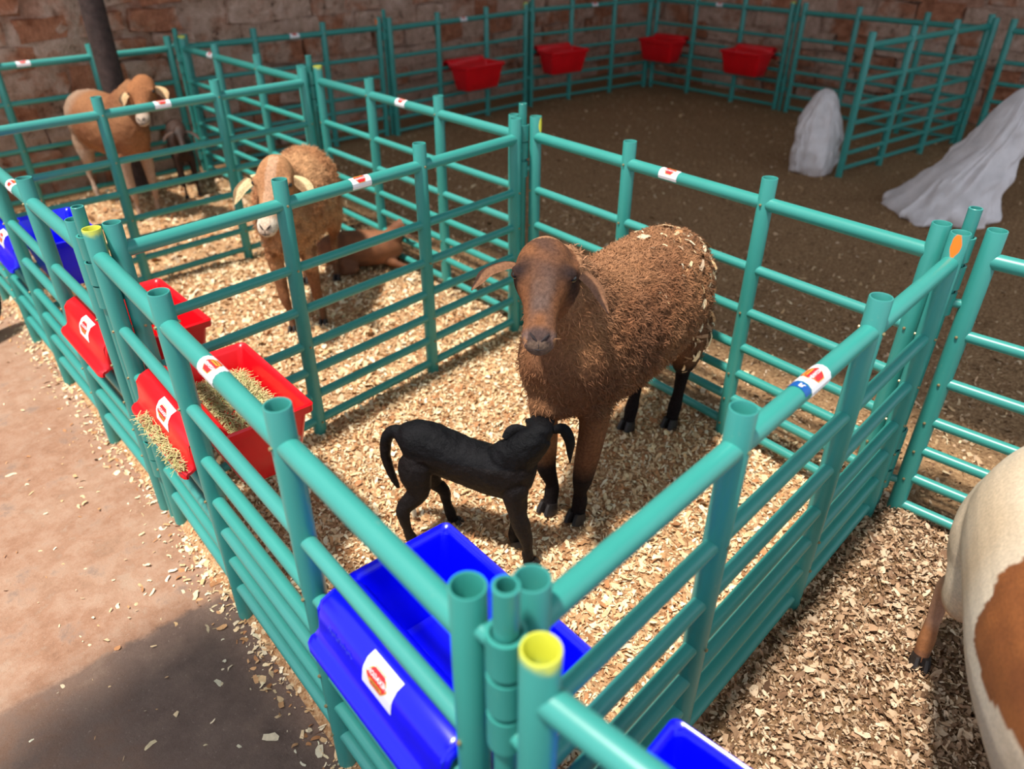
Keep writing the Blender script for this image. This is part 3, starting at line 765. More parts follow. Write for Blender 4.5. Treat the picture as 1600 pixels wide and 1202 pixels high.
def sheep(name, label, cat, O, heading, sc, trunk, neck, poll, headT, headLat, headsc, legs, colour, mat, voxel=.009, thigh=1.0, legw=1.0, wool=0.0, extra=(), ears=None, ear_col=None, ear_face=None, muzzle=None, group=None, head=True, hoofcol=HOOF, earlen=.13, strands=0, lockcols=None, woolmask=None, earw=1.0):
    h = Vector((heading[0], heading[1], 0)).normalized(); l = Vector((0, 0, 1)).cross(h)
    O = Vector(O)
    def W(s, lt, z): return O + h * (s * sc) + l * (lt * sc) + Vector((0, 0, z * sc))
    root = empty(name, O); tag(root, label, cat, group)
    tubes = []
    t = [(W(r[0], r[5] if len(r) > 5 else 0, r[1]), r[2] * sc, r[3] * sc, r[4] * sc) for r in [tuple(x) for x in spline(trunk, 3)]]
    tubes.append(loft(t, l, 28))
    if neck:
        nk = [tuple(x) for x in spline(neck, 3)]
        latn = (l + Vector(headLat)).normalized() if head else l
        tubes.append(loft([(W(r[0], r[1], r[2]), r[3] * sc, r[4] * sc, r[4] * sc) for r in nk], l, 20))
    legmesh = []
    for kind, top, foot in legs:
        a, b = Vector(top), Vector(foot)
        if kind == 'f':
            ctrl = [(a.x, a.y * .7, a.z + .14, .025, .045), (a.x, a.y * .9, a.z + .07, .045, .070), (a.x, a.y, a.z, .043, .058), (a.x * .6 + b.x * .4 + .008, a.y * .6 + b.y * .4, a.z * .62, .031, .037), (a.x * .35 + b.x * .65 + .012, a.y * .4 + b.y * .6, a.z * .44, .027, .030), (b.x - .002, b.y, a.z * .27, .018, .020), (b.x - .004, b.y, .075, .021, .024), (b.x, b.y, .045, .020, .023), (b.x + .008, b.y, .012, .022, .026)]
        else:
            ctrl = [(a.x + .02, a.y * .55, a.z + .12, .03 * thigh, .05 * thigh), (a.x + .02, a.y * .8, a.z + .08, .06 * thigh, .10 * thigh), (a.x + .02, a.y, a.z, .066 * thigh, .10 * thigh), (a.x + .03, a.y * 1.05, a.z * .78, .05 * thigh, .068 * thigh), (a.x * .45 + b.x * .55 - .035, b.y * .7 + a.y * .3, a.z * .60, .028, .036), (b.x - .045, b.y, a.z * .5, .024, .029), (b.x - .03, b.y, a.z * .30, .018, .021), (b.x - .012, b.y, .078, .022, .025), (b.x - .004, b.y, .045, .020, .023), (b.x + .006, b.y, .012, .022, .026)]
        rr = [tuple(x) for x in spline(ctrl, 3)]
        lw_ = lambda z: 1 + (legw - 1) * max(0, min(1, (.36 - z) / .1))
        tubes.append(loft([(W(r[0], r[1], r[2]), r[3] * sc * lw_(r[2]), r[4] * sc * lw_(r[2]), r[4] * sc * lw_(r[2])) for r in rr], l, 14))
        legmesh.append(b)
    pollW = W(*poll) if head else None
    if head:
        T = Vector(headT).normalized(); HL = Vector(headLat); HL = (HL - T * HL.dot(T)).normalized(); HU = T.cross(HL)
        hs = headsc
        HR = [(-.045, .030, .028, .04), (-.02, .056, .046, .06), (.01, .070, .056, .075), (.045, .076, .059, .086), (.085, .0765, .054, .092), (.115, .062, .048, .084), (.15, .049, .042, .070), (.19, .0425, .037, .056), (.225, .041, .034, .048), (.255, .0435, .034, .042), (.28, .038, .029, .034), (.297, .026, .02, .024), (.304, .012, .01, .012)]
        hr = [tuple(x) for x in spline(HR, 2)]
        tubes.append(loft([(pollW + T * (r[0] * hs), r[1] * hs, r[2] * hs, r[3] * hs) for r in hr], HL, 24))
        Hd = lambda t_, a_, u_: pollW + T * (t_ * hs) + HL * (a_ * hs) + HU * (u_ * hs)
        # brow ridges and cheeks
        for sg in (-1, 1):
            tubes.append(loft([(Hd(.062, sg * .058, .030), .012 * hs, .010 * hs, .010 * hs), (Hd(.08, sg * .068, .028), .017 * hs, .014 * hs, .014 * hs), (Hd(.098, sg * .066, .026), .012 * hs, .010 * hs, .010 * hs)], HL, 10))
    for e in extra:      # further tubes: list of local ctrl (s,l,z,w,h)
        rr = [tuple(x) for x in spline(e, 3)]
        tubes.append(loft([(W(r[0], r[1], r[2]), r[3] * sc, r[4] * sc, r[4] * sc) for r in rr], l, 14))
    me = remesh(tubes, voxel, 5)
    n = len(me.vertices); co = np.zeros(n * 3, np.float32); me.vertices.foreach_get('co', co); co = co.reshape(-1, 3)
    no = np.zeros(n * 3, np.float32); me.vertices.foreach_get('normal', no); no = no.reshape(-1, 3)
    rel = co - np.array(O); S_ = (rel @ np.array(h)) / sc; L_ = (rel @ np.array(l)) / sc; Z_ = rel[:, 2] / sc
    if head:
        hr_ = co - np.array(pollW); HT = (hr_ @ np.array(T)) / hs; HA = (hr_ @ np.array(HL)) / hs; HUp = (hr_ @ np.array(HU)) / hs
        rp = np.interp(HT, [-.05, 0, .045, .085, .15, .19, .25, .30, .32], [.06, .09, .105, .108, .085, .07, .056, .035, .02]); onhead = (HT > -.03) & (np.hypot(HA * 1.15, HUp + .01) < rp) & (HT < .33)
    else:
        HT = HA = HUp = np.zeros(n); onhead = np.zeros(n, bool)
    cols = np.zeros((n, 3)); 
    for i in range(n):
        nz = noise.noise(Vector(co[i]) * 6); nz2 = noise.noise(Vector(co[i]) * 22)
        cols[i] = colour(S_[i], L_[i], Z_[i], HT[i], HA[i], HUp[i], bool(onhead[i]), nz, nz2)
    wm = np.zeros(n)
    if wool:
        for i in range(n):
            if onhead[i] and HT[i] > -.05: continue
            if head and (Vector(co[i]) - pollW).length < .07 * headsc: continue
            m_ = woolmask(S_[i], L_[i], Z_[i]) if woolmask else max(0.0, min(1.0, (Z_[i] - .36) / .08))
            if m_ <= 0: continue
            p = Vector(co[i]); d = noise.noise(p * 40) * .7 + (.5 - abs(noise.noise(p * 24 + Vector((5, 5, 5)))) * 2.2) * .9 + noise.noise(p * 75) * .4
            wm[i] = m_; co[i] += no[i] * wool * d * m_
    me.vertices.foreach_set('co', (co - np.array(O)).ravel())
    a = me.color_attributes.new('Col', 'FLOAT_COLOR', 'POINT'); c4 = np.ones((n, 4), np.float32); c4[:, :3] = cols.clip(.002, .95); a.data.foreach_set('color', c4.ravel())
    me.materials.clear(); me.materials.append(mat)
    me.polygons.foreach_set('use_smooth', np.ones(len(me.polygons), bool)); me.update(); me.name = 'body'
    body = link(bpy.data.objects.new('body', me), root)
    # hooves
    for b in legmesh:
        m0 = MB()
        for sg in (-1, 1):
            k_ = sc * legw; V, F = loft([(W(b.x + .010, b.y + sg * .011 * legw, .034) - O, .011 * k_, .024 * k_, .022 * k_), (W(b.x + .016, b.y + sg * .012 * legw, .018) - O, .013 * k_, .030 * k_, .027 * k_), (W(b.x + .022, b.y + sg * .013 * legw, .0) - O, .014 * k_, .033 * k_, .030 * k_)], l, 10)
            m0.add(V, F)
        m0.build('hoof', hoofcol, root)
    if head:
        for sg in (-1, 1):
            # eye
            m0 = MB(); c = Hd(.088, sg * .0705, .022) - O; V = []; F = []
            b2 = bmesh.new(); bmesh.ops.create_uvsphere(b2, u_segments=12, v_segments=8, radius=.0118 * hs); m1 = bpy.data.meshes.new('eye'); b2.to_mesh(m1); b2.free()
            m1.materials.append(EYE); m1.polygons.foreach_set('use_smooth', [True] * len(m1.polygons)); e = link(bpy.data.objects.new('eye', m1), root); e.location = c
            # nostril
            m0 = MB(); m0.tube([Hd(.288, sg * .005, .0235) - O, Hd(.280, sg * .014, .0285) - O, Hd(.268, sg * .023, .0290) - O], [.0016 * hs, .0036 * hs, .0014 * hs], 6); m0.build('nostril', DARKSKIN, root)
            # ear
            er = ears[0 if sg < 0 else 1] if ears else [(0, 0, 0), (.05, .01, -.01), (.09, .05, -.01), (.11, .11, .0)]
            base = Hd(.035, sg * .062, -.008)
            pts = [base + HL * (sg * p[0] * earlen / .13) + T * (p[1] * earlen / .13) + HU * (p[2] * earlen / .13) for p in er]
            ctrl = [(*pts[0], .013), (*pts[1], .023 * earw), (*pts[2], .021 * earw), (*(pts[2] * .45 + pts[3] * .55), .0125 * earw), (*pts[3], .002)]
            rr = [tuple(x) for x in spline(ctrl, 4)]; V = []; F = []; m0 = MB(); q = 9
            for i, r in enumerate(rr):
                p = Vector(r[:3]); Tn = (Vector(rr[min(i + 1, len(rr) - 1)][:3]) - Vector(rr[max(i - 1, 0)][:3])).normalized()
                face = Vector(ear_face) if ear_face else (HU * .9 - T * .35); wdir = Tn.cross(face).normalized(); wdir = -wdir if wdir.z > 0 and abs(wdir.z) > .3 else wdir; nd = Tn.cross(wdir).normalized()
                if nd.dot(face) < 0: nd = -nd
                for side in (0, 1):
                    for k in range(q):
                        a_ = (k / (q - 1) - .5) * 2; rad = r[3] * (hs * .5 + .5)
                        cup = (1 - a_ * a_) * rad * .45 - side * .003 * (1 - abs(a_) ** 3)
                        V.append(p + wdir * (a_ * rad) + nd * cup - O)
            R_ = 2 * q
            for i in range(len(rr) - 1):
                for side in (0, 1):
                    for k in range(q - 1): aa = i * R_ + side * q + k; F.append((aa, aa + 1, aa + 1 + R_, aa + R_) if side == 0 else (aa + R_, aa + R_ + 1, aa + 1, aa))
                for k in (0, q - 1): aa = i * R_ + k; bb = aa + q; F.append((aa, bb, bb + R_, aa + R_))
            m0.add(V, F); e = m0.mesh('ear', mat, smooth=True, angle=80)
            ca = e.color_attributes.new('Col', 'FLOAT_COLOR', 'POINT'); nn = len(e.vertices); cc = np.ones((nn, 4), np.float32)
            for i in range(nn): s_ = (i % R_) >= q; t_ = ((i % q) / (q - 1)); tt_ = (i // R_) / (len(rr) - 1); dkf = 1.0 if s_ else max(0.0, min(1.0, (t_ - .48) * 6)) * .9; cc[i, :3] = mixc(ear_col[0][:3], ear_col[1][:3], dkf)
            ca.data.foreach_set('color', cc.ravel())
            link(bpy.data.objects.new('ear', e), root)
        m0 = MB(); m0.tube([Hd(.262, -.0385, .002) - O, Hd(.285, -.029, .004) - O, Hd(.298, -.014, .007) - O, Hd(.3025, 0, .009) - O, Hd(.298, .014, .007) - O, Hd(.285, .029, .004) - O, Hd(.262, .0385, .002) - O], .0026 * hs, 6); m0.build('mouth', DARKSKIN, root)
        m0 = MB(); m0.tube([Hd(.3025, 0, .009) - O, Hd(.297, 0, .018) - O, Hd(.288, 0, .0235) - O], .0012 * hs, 5); m0.build('lip_cleft', DARKSKIN, root)
    # fleece locks
    if strands:
        me.update()
        nf = len(me.polygons); ctr = np.zeros(nf * 3, np.float32); me.polygons.foreach_get('center', ctr); ctr = ctr.reshape(-1, 3)
        nr = np.zeros(nf * 3, np.float32); me.polygons.foreach_get('normal', nr); nr = nr.reshape(-1, 3)
        vi = np.array([p.vertices[0] for p in me.polygons]); wf = wm[vi]; cf = cols[vi]
        ar = np.zeros(nf, np.float32); me.polygons.foreach_get('area', ar)
        pr = ar * wf; pr = pr / pr.sum(); rs = np.random.RandomState(21)
        idx = rs.choice(nf, strands, p=pr)
        hd = np.array(h); base = ctr[idx] + rs.normal(0, voxel * .45, (strands, 3)); nn = nr[idx]
        flow = -hd[None] * .5 + np.array([0, 0, -.7])[None] + rs.normal(0, .55, (strands, 3)); flow -= nn * (flow * nn).sum(1)[:, None]; flow /= np.linalg.norm(flow, axis=1)[:, None] + 1e-6
        Ln = rs.uniform(.008, .022, strands) * (sc ** .5); w2 = rs.uniform(.0006, .0016, strands); side = np.cross(nn, flow)
        V = np.zeros((strands, 6, 3), np.float32)
        for k, (tt, up, ww) in enumerate(((0, -.1, 1), (.55, .32, .9), (1, .28, .25))):
            c = base + flow * (Ln * tt)[:, None] + nn * (Ln * up)[:, None] + side * (np.sin(tt * 5 + rs.uniform(0, 6, strands)) * .0015)[:, None]
            V[:, 2 * k] = c - side * (w2 * ww)[:, None]; V[:, 2 * k + 1] = c + side * (w2 * ww)[:, None]
        b_ = (np.arange(strands) * 6)[:, None]; F = np.concatenate([b_ + np.array([[0, 1, 3, 2]]), b_ + np.array([[2, 3, 5, 4]])], 1).reshape(-1, 4)
        C = np.repeat(cf[idx] * rs.uniform(.7, 1.5, (strands, 1)), 6, 0)
        m2 = mesh_np('fleece', V.reshape(-1, 3), F, STRAND, cols=C.clip(0, .9)); f_ = link(bpy.data.objects.new('fleece', m2), root); tag(f_, kind='stuff')
    return root, (me, wm, O, h, l, sc)

def mixc(a, b, t):
    t = max(0.0, min(1.0, t)); return tuple(a[i] * (1 - t) + b[i] * t for i in range(3))
TR = [(-.455, .62, .05, .06, .06), (-.44, .62, .10, .12, .13), (-.38, .62, .148, .165, .175), (-.28, .61, .180, .195, .20), (-.10, .60, .200, .205, .205), (.08, .60, .198, .205, .205), (.22, .60, .172, .205, .205), (.32, .595, .140, .185, .19), (.40, .575, .10, .15, .155), (.445, .56, .05, .08, .09)]
NECK = [(.20, 0, .66, .145, .17), (.28, 0, .72, .125, .155), (.345, 0, .80, .098, .125), (.385, .0, .88, .078, .10), (.40, .005, .93, .066, .08)]
camF = Vector((0.60236, 0.58599, -0.54201)); camR = Vector((0.69342, -0.72049, -0.00833)); camU = Vector((0.39539, 0.37082, 0.84033))

# --- the big brown ewe
c_body = srgb(146, 102, 70)[:3]; c_red = srgb(122, 80, 54)[:3]; c_dk = srgb(78, 54, 42)[:3]; c_blk = srgb(30, 24, 24)[:3]; c_gry = srgb(98, 78, 70)[:3]; c_or = srgb(132, 84, 54)[:3]; c_lt = srgb(160, 118, 88)[:3]
def col_ewe(s, l, z, ht, ha, hu, oh, n1, n2):
    if oh and ht > -.02:
        c = mixc(c_red, c_dk, .55 + n1 * .9 + n2 * .9)
        bridge = max(0, 1 - abs(ha) / .034) * min(1, max(0, (ht - .04) / .06)); c = mixc(c, c_gry, min(.9, bridge * 1.6) * (.75 + n2) if hu > 0 else 0)
        if ht < .11 and hu > 0: c = mixc(c, srgb(84, 62, 54)[:3], max(0, min(1, (.045 - abs(ha)) / .03)) * .6 + n2 * .3)
        side = max(0, min(1, (abs(ha) - .028) / .02)) * max(0, min(1, (ht - .10) / .04)) * max(0, min(1, (.25 - ht) / .03)); c = mixc(c, c_or, side * .8)
        if ht > .245: c = mixc(c, srgb(78, 62, 58)[:3] if abs(ha) < .028 else srgb(112, 88, 80)[:3], (ht - .245) / .02)
        if ht > .288: c = mixc(c, srgb(120, 98, 82)[:3], .6)
        e = math.hypot(ht - .086, (abs(ha) - .066) * .8); c = mixc(c, srgb(48, 36, 34)[:3], (1 - e / .030) * 1.3 if e < .030 else 0)
        return c
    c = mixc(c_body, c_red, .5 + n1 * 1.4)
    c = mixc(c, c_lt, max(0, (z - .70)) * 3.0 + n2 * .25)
    c = mixc(c, c_dk, max(0, min(1, (.62 - z) * 1.5 + n1 * .8)) * (.75 if s < .28 else .2)); c = mixc(c, c_dk, max(0, min(1, (l + .01) * 14)) * max(0, min(1, (.74 - z) * 6)) * (.6 if s > .15 else .35))  # last mix paints shade into the wool of the left chest and flank
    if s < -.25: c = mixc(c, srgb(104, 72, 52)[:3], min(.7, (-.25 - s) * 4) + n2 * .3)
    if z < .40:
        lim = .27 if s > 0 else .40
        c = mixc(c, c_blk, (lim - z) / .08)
    return c
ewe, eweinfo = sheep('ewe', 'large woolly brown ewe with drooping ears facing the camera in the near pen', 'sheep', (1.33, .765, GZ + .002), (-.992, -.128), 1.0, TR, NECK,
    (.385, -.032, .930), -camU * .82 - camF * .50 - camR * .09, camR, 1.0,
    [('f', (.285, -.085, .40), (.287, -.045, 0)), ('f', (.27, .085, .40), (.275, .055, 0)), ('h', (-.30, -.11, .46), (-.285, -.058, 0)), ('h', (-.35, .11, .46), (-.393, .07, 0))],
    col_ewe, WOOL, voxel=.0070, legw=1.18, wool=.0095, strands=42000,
    extra=[[(.33, 0, .52, .10, .10), (.385, 0, .48, .075, .075), (.40, 0, .45, .04, .04)]],
    ears=[[(0, 0, 0), (.035, .0, .0), (.075, .035, .012), (.105, .098, .02)], [(0, 0, 0), (.03, .01, .0), (.062, .052, .01), (.095, .125, .005)]],
    ear_col=(srgb(132, 94, 70), srgb(52, 38, 34)),
    woolmask=lambda s, l, z: max(0, min(1, (z - .40) / .08)) * (1 if s < .25 else max(.25, 1 - (s - .25) * 6)), earw=.92, earlen=.14)
def bits_on_ewe():
    me, wm, O, h, l, sc = eweinfo; rs = np.random.RandomState(4)
    P = []; Nn = []
    for p in me.polygons:
        c = p.center; s = c.dot(h); lt = c.dot(l); z = c.z
        dens = 0
        if s < -.12 and z > .32: dens = .03 + .14 * max(0, min(1, (-.22 - s) / .15)) * (1 if z < .75 else .5)
        elif z > .7 and s < .1: dens = .004
        if z < .45 and z > .33 and s < 0: dens += .01
        if rs.rand() < dens * .55: P.append(c + p.normal * .006); Nn.append(p.normal.copy())
    V = []; F = []; C = []
    for p, n in zip(P, Nn):
        a = Vector(rs.normal(0, 1, 3)) + Vector((0, 0, 1.2)); a = (a - n * a.dot(n)).normalized(); b_ = n.cross(a); L = rs.gamma(3, .0035); Wd = L * rs.uniform(.2, .5); k = len(V)
        V += [p - a * L - b_ * Wd, p - a * L + b_ * Wd, p + n * L * .2 + b_ * Wd, p + n * L * .2 - b_ * Wd, p + a * L - b_ * Wd * .6, p + a * L + b_ * Wd * .6]
        F += [(k, k + 1, k + 2, k + 3), (k + 3, k + 2, k + 5, k + 4)]; q = PALE[rs.randint(len(PALE))] if rs.rand() < .5 else MID[rs.randint(len(MID))]; C += [q[:3]] * 6
    m2 = mesh_np('stuck_shavings', V, F, FLAKE, cols=C); o = link(bpy.data.objects.new('stuck_shavings', m2), ewe); tag(o, 'pale shavings stuck in the rump wool', kind='stuff')
bits_on_ewe()

# --- the black lamb, head turned up under the ewe
def col_lamb(s, l, z, ht, ha, hu, oh, n1, n2):
    c = mixc(srgb(12, 12, 15)[:3], srgb(20, 19, 22)[:3], .5 + n2 + n1)
    if z < .62 and not oh: c = mixc(c, srgb(30, 22, 20)[:3], .5)
    return c
TRL = [(-.385, .63, .03, .04, .05), (-.36, .645, .068, .08, .10), (-.30, .65, .104, .11, .165), (-.20, .64, .112, .112, .168), (-.06, .60, .114, .100, .160), (.08, .575, .116, .098, .175), (.20, .565, .108, .105, .185), (.28, .56, .088, .10, .165), (.34, .55, .045, .06, .08)]
lh = Vector((.175, -.33)).normalized()
lamb, _li = sheep('lamb', 'newborn black lamb with curved tail nuzzling under the brown ewe\'s chest', 'lamb', (.745, .842, GZ + .002), lh, .57, TRL,
    [(.12, 0, .56, .08, .10), (.20, 0, .62, .088, .115), (.27, .0, .69, .080, .10), (.32, .012, .745, .070, .085), (.36, .03, .79, .060, .068)], (.355, .03, .80), Vector((.70, .66, -.10)), -camR, .52,
    [('f', (.25, -.07, .42), (.33, -.075, 0)), ('f', (.24, .07, .42), (.22, .055, 0)), ('h', (-.30, -.08, .48), (-.30, -.13, 0)), ('h', (-.29, .08, .48), (-.16, .12, 0))],
    col_lamb, BLACKHAIR, voxel=.0042, thigh=.9, legw=1.35, wool=.0022, woolmask=lambda s, l, z: .6 + .4 * min(1, max(0, z - .3) * 3),
    extra=[[(-.33, 0, .67, .045, .045), (-.40, 0, .69, .036, .036), (-.45, 0, .65, .032, .032), (-.475, 0, .55, .030, .030), (-.465, 0, .44, .025, .025), (-.435, 0, .34, .018, .018), (-.42, 0, .30, .010, .010)]],
    ears=[[(0, 0, 0), (.04, -.01, .012), (.065, -.02, -.03), (.07, -.03, -.12)], [(0, 0, 0), (.055, -.005, .005), (.08, -.01, -.03), (.085, -.015, -.09)]],
    ear_col=(srgb(17, 16, 19), srgb(20, 18, 18)), earlen=.10, earw=.95, ear_face=(-.6, -.58, .4))

# --- tan ewe in the middle pen
def col_tan(s, l, z, ht, ha, hu, oh, n1, n2):
    a = srgb(186, 140, 100)[:3]; b = srgb(164, 112, 76)[:3]; d = srgb(112, 74, 50)[:3]; wt = srgb(214, 198, 178)[:3]
    if oh and ht > -.02:
        c = mixc(a, b, .5 + n1)
        if ht > .215: c = mixc(c, wt, (ht - .215) / .03)
        if abs(ha) < .02 and hu > 0: c = mixc(c, srgb(206, 168, 140)[:3], .5)
        return c
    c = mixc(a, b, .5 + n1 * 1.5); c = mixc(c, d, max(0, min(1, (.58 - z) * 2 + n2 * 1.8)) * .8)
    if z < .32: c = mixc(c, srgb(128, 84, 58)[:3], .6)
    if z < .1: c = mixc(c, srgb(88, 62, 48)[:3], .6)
    return c
TRM = [(r[0], r[1], r[2], r[3], r[4]) for r in TR]
NECK2B = [(.18, 0, .66, .14, .16), (.26, 0, .72, .12, .14), (.32, .01, .78, .10, .12), (.36, .02, .83, .075, .09)]
NECK2 = [(.20, 0, .66, .14, .16), (.29, 0, .68, .12, .14), (.36, .01, .74, .10, .12), (.42, .02, .80, .075, .09)]
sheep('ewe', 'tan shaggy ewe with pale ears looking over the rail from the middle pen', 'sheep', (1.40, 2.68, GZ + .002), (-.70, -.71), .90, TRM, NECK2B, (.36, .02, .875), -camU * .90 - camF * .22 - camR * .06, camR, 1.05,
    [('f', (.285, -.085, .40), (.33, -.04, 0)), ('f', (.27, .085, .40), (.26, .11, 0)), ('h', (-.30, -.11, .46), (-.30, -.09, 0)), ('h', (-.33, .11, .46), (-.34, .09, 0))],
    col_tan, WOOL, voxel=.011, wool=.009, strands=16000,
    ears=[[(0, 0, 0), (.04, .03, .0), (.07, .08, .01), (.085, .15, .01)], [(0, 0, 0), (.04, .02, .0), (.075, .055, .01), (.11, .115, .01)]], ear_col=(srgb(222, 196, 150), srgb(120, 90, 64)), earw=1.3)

# --- farthest ewe
def col_far(s, l, z, ht, ha, hu, oh, n1, n2):
    a = srgb(150, 104, 72)[:3]; b = srgb(130, 84, 58)[:3]; g = srgb(158, 132, 112)[:3]; wt = srgb(186, 164, 146)[:3]
    if oh and ht > -.02:
        c = mixc(srgb(160, 106, 70)[:3], b, .3 + n1)
        if ht > .215: c = mixc(c, wt, (ht - .215) / .03)
        return c
    c = mixc(a, b, .5 + n1); c = mixc(c, g, max(0, min(1, (-.12 - s) * 8)) * .8)
    if z < .42: c = mixc(c, wt, .55)
    return c
sheep('ewe', 'light brown ewe standing by the brick wall in the farthest pen, beside the timber pole', 'sheep', (1.42, 4.86, GZ + .002), (.02, -1.0), .92, TRM, [(.20, 0, .66, .14, .16), (.28, .02, .72, .12, .14), (.35, .06, .80, .10, .12), (.40, .10, .88, .075, .09)], (.44, .12, .91), -camU * .88 - camF * .25 + camR * .12, camR, 1.0,
    [('f', (.285, -.085, .40), (.29, -.07, 0)), ('f', (.27, .085, .40), (.27, .08, 0)), ('h', (-.30, -.11, .46), (-.36, -.09, 0)), ('h', (-.33, .11, .46), (-.34, .10, 0))],
    col_far, WOOL, voxel=.013, wool=.004,
    ears=[[(0, 0, 0), (.035, .02, .0), (.055, .065, .01), (.05, .12, .01)], [(0, 0, 0), (.035, .02, .0), (.065, .06, .01), (.085, .11, .01)]], ear_col=(srgb(214, 176, 132), srgb(50, 36, 32)), earw=1.3)

# --- white and brown sheep at the right edge
def col_wb(s, l, z, ht, ha, hu, oh, n1, n2):
    w_ = mixc(srgb(222, 206, 184)[:3], srgb(206, 182, 152)[:3], .5 + n1)
    br = mixc(srgb(142, 84, 44)[:3], srgb(122, 70, 38)[:3], .5 + n2)
    p = math.hypot((s - .31) / .31, (z - .77) / .17) + n1 * .4 + n2 * .08
    c = br if (p < 1 and l < .12) else w_
    if s < -.36 and z > .66 and l < .02: c = mixc(w_, br, .0)
    if z < .36: c = mixc(w_, srgb(170, 128, 104)[:3], (.36 - z) / .06)
    if z < .14: c = mixc(c, srgb(150, 98, 62)[:3], (.14 - z) / .03)
    if z < .05: c = mixc(c, srgb(96, 60, 44)[:3], .6)
    return c
sheep('sheep', 'white sheep with a large brown side patch, its rump showing at the right edge', 'sheep', (.90, -.57, GZ + .004), (-.95, -.30), 1.0, [(r[0], r[1], r[2] * (1.1 if r[0] < -.2 else 1), r[3], r[4] + .035) for r in TR], NECK2, (.43, .02, .80), (-.7, -.3, -.6), (.4, -.9, 0), .95,
    [('f', (.285, -.085, .40), (.28, -.08, 0)), ('f', (.27, .085, .40), (.26, .09, 0)), ('h', (-.32, -.12, .46), (-.40, -.13, 0)), ('h', (-.33, .11, .46), (-.28, .12, 0))],
    col_wb, HAIR, voxel=.009, wool=0, extra=[[(-.30, -.03, .70, .08, .08), (-.33, -.055, .62, .12, .12), (-.32, -.08, .50, .125, .14), (-.34, -.10, .41, .09, .10)]], ear_col=(srgb(214, 190, 160), srgb(150, 110, 90)))

# --- two resting lambs
def col_rb(s, l, z, ht, ha, hu, oh, n1, n2): return mixc(srgb(140, 90, 60)[:3], srgb(112, 70, 48)[:3], .5 + n1 + n2)
def lying(label, O, hd, sc, colf, mat, up=0.0, legs=()):
    T0 = [(-.40, .16, .05, .05, .05), (-.36, .17, .11, .11, .11), (-.2, .19, .155, .15, .16), (0, .19, .16, .16, .17), (.18, .19, .14, .15, .15), (.30, .20, .09, .11, .11), (.36, .21, .05, .06, .06)]
    h = Vector((*hd, 0)).normalized(); l = Vector((0, 0, 1)).cross(h)
    return sheep('lamb', label, 'lamb', O, hd, sc, T0, [(.24, 0, .24, .08, .10), (.31, 0, .32, .065, .08), (.35, 0, .39, .055, .06)], (.36, 0, .41), h * .8 + Vector((0, 0, -.45)), -Vector((0, 0, 1)).cross(h) * -1, sc * .8, [], colf, mat, voxel=.010,
        extra=[[(.22, -.08, .10, .04, .05), (.34, -.10, .05, .028, .03), (.44, -.10, .03, .02, .022)], [(-.2, -.12, .10, .07, .08), (-.05, -.17, .05, .04, .04), (-.20, -.19, .03, .02, .022)], [(.22, .08, .10, .04, .05), (.34, .10, .05, .028, .03), (.30, .12, .03, .02, .022)]],
        ear_col=(srgb(130, 86, 58), srgb(70, 48, 40)), earlen=.09, earw=.8)
lying('small reddish brown lamb lying in the shavings behind the tan ewe', (1.87, 2.86, GZ), (.75, -.66), .62, col_rb, HAIR)
def col_db_shaded(s, l, z, ht, ha, hu, oh, n1, n2): return mixc(srgb(56, 36, 28)[:3], srgb(40, 27, 23)[:3], .5 + n1 + n2)  # brown coat set darker, with the shade on the lamb painted in
sheep('lamb', 'dark brown lamb standing in the shade beside the farthest ewe', 'lamb', (1.88, 4.92, GZ + .002), (-.35, -.93), .62, TRL, [(.24, 0, .62, .085, .11), (.31, 0, .68, .07, .09), (.36, 0, .74, .06, .07), (.40, 0, .78, .05, .06)], (.41, 0, .79), Vector((-.3, -.7, -.6)), Vector((.9, -.3, 0)), .55,
    [('f', (.25, -.07, .42), (.26, -.07, 0)), ('f', (.24, .07, .42), (.24, .07, 0)), ('h', (-.30, -.08, .48), (-.30, -.08, 0)), ('h', (-.29, .08, .48), (-.30, .08, 0))],
    col_db_shaded, HAIR, voxel=.010, thigh=.8, ear_col=(srgb(76, 50, 38), srgb(50, 34, 30)), earlen=.09, earw=.8)

# ------------------------------------------------------------------ sacks
def sack(label, pts, seed, mat):
    """pts: list of rings (center, halfw, halfd, rot) stacked into a slumped bag"""
    V = []; n = 72; rs = Vector((seed, 0, 0)); m = len(pts)
    for i, (c, a, b, r) in enumerate(spl := [(Vector(p[:3]), p[3], p[4], p[5]) for p in [tuple(x) for x in spline(pts, 9)]]):
        for k in range(n):
            t = 2 * math.pi * k / n; ct, st = math.cos(t), math.sin(t)
            e = lambda v: math.copysign(abs(v) ** .75, v)
            x, y = a * e(ct), b * e(st); p = Vector((x * math.cos(r) - y * math.sin(r), x * math.sin(r) + y * math.cos(r), 0))
            q = c + p; f = 1 + .18 * noise.noise(q * 5 + rs) + .10 * noise.noise(q * 14 + rs) + .08 * (.5 - abs(noise.noise(Vector((ct * 2.6, st * 2.6, q.z * 2.2 + seed))) * 2)) + .07 * (.5 - abs(noise.noise(Vector((ct * 6, st * 6, q.z * 6 + seed))) * 2))
            V.append(c + p * f + Vector((0, 0, .02 * noise.noise(q * 8 + rs) if 0 < i < len(spl) - 1 else 0)))
    M_ = len(spl); F = [(i * n + k, i * n + (k + 1) % n, (i + 1) * n + (k + 1) % n, (i + 1) * n + k) for i in range(M_ - 1) for k in range(n)]
    F.append(tuple(reversed(range(n)))); F.append(tuple(range((M_ - 1) * n, M_ * n)))
    b0 = MB(); b0.add(V, F); o = b0.build('woven_sack', mat); tag(o, label, 'sack', 'white woven sacks in the big pen'); return o
SACK = plain('white_woven_plastic', srgb(230, 222, 222), 0.5, var=0.14, scale=7, bmp=0.6, bd=.02)
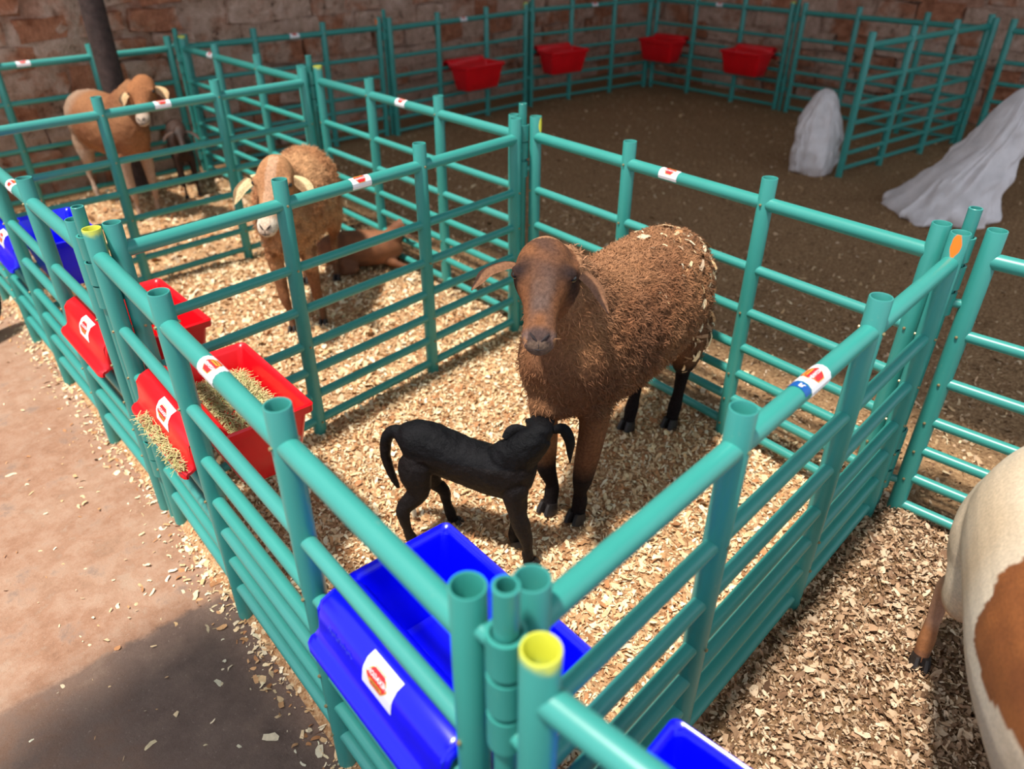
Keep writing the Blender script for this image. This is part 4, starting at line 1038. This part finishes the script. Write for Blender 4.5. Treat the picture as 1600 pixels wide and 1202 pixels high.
sack('small white woven sack standing at the left end of the loose fence panel', [(5.40, 1.84, .06, .10, .10, .2), (5.39, 1.84, .09, .16, .15, .2), (5.41, 1.85, .25, .19, .16, .3), (5.42, 1.86, .45, .17, .14, .3), (5.42, 1.86, .62, .13, .07, .4), (5.42, 1.86, .66, .05, .02, .4)], 3, SACK)
sack('large slumped white woven sack with a pointed corner, at the right in the big pen', [(5.02, .80, .06, .22, .26, -.75), (5.00, .81, .10, .27, .30, -.75), (5.06, .76, .25, .22, .24, -.75), (5.14, .69, .42, .17, .20, -.75), (5.20, .62, .60, .12, .16, -.7), (5.24, .60, .76, .07, .10, -.6), (5.26, .59, .84, .02, .03, -.6)], 8, SACK)

# ------------------------------------------------------------------ barrow wheel at the left edge
def wheel():
    c = Vector((0.10, 3.66, .20)); ax = Vector((.45, -.89, 0)).normalized(); fw = Vector((0, 0, 1)).cross(ax)
    root = empty('barrow_wheel', (c.x, c.y, 0)); tag(root, 'dark rubber barrow wheel standing on the concrete at the left edge', 'wheel')
    o = Vector((c.x, c.y, 0)); V = []; F = []; n, m = 40, 12
    for i in range(n):
        t = 2 * math.pi * i / n; d = fw * math.cos(t) + Vector((0, 0, 1)) * math.sin(t)
        for k in range(m):
            a = 2 * math.pi * k / m; V.append(c - o + d * (.168 + .032 * math.cos(a)) + ax * (.034 * math.sin(a)))
    for i in range(n):
        for k in range(m): F.append((i * m + k, i * m + (k + 1) % m, ((i + 1) % n) * m + (k + 1) % m, ((i + 1) % n) * m + k))
    b0 = MB(); b0.add(V, F); b0.build('tyre', RUBBER, root)
    b0 = MB(); V = []; prof = [(.140, -.02), (.132, -.024), (.120, -.010), (.05, -.004), (.03, -.03), (.012, -.032)]; prof = prof + [(r, -y) for r, y in reversed(prof)]
    for r, y in prof:
        for i in range(24):
            t = 2 * math.pi * i / 24; V.append(c - o + (fw * math.cos(t) + Vector((0, 0, 1)) * math.sin(t)) * r + ax * y)
    F = [(j * 24 + i, j * 24 + (i + 1) % 24, (j + 1) * 24 + (i + 1) % 24, (j + 1) * 24 + i) for j in range(len(prof) - 1) for i in range(24)]
    b0.add(V, F); b0.build('rim', STEEL, root)
wheel()
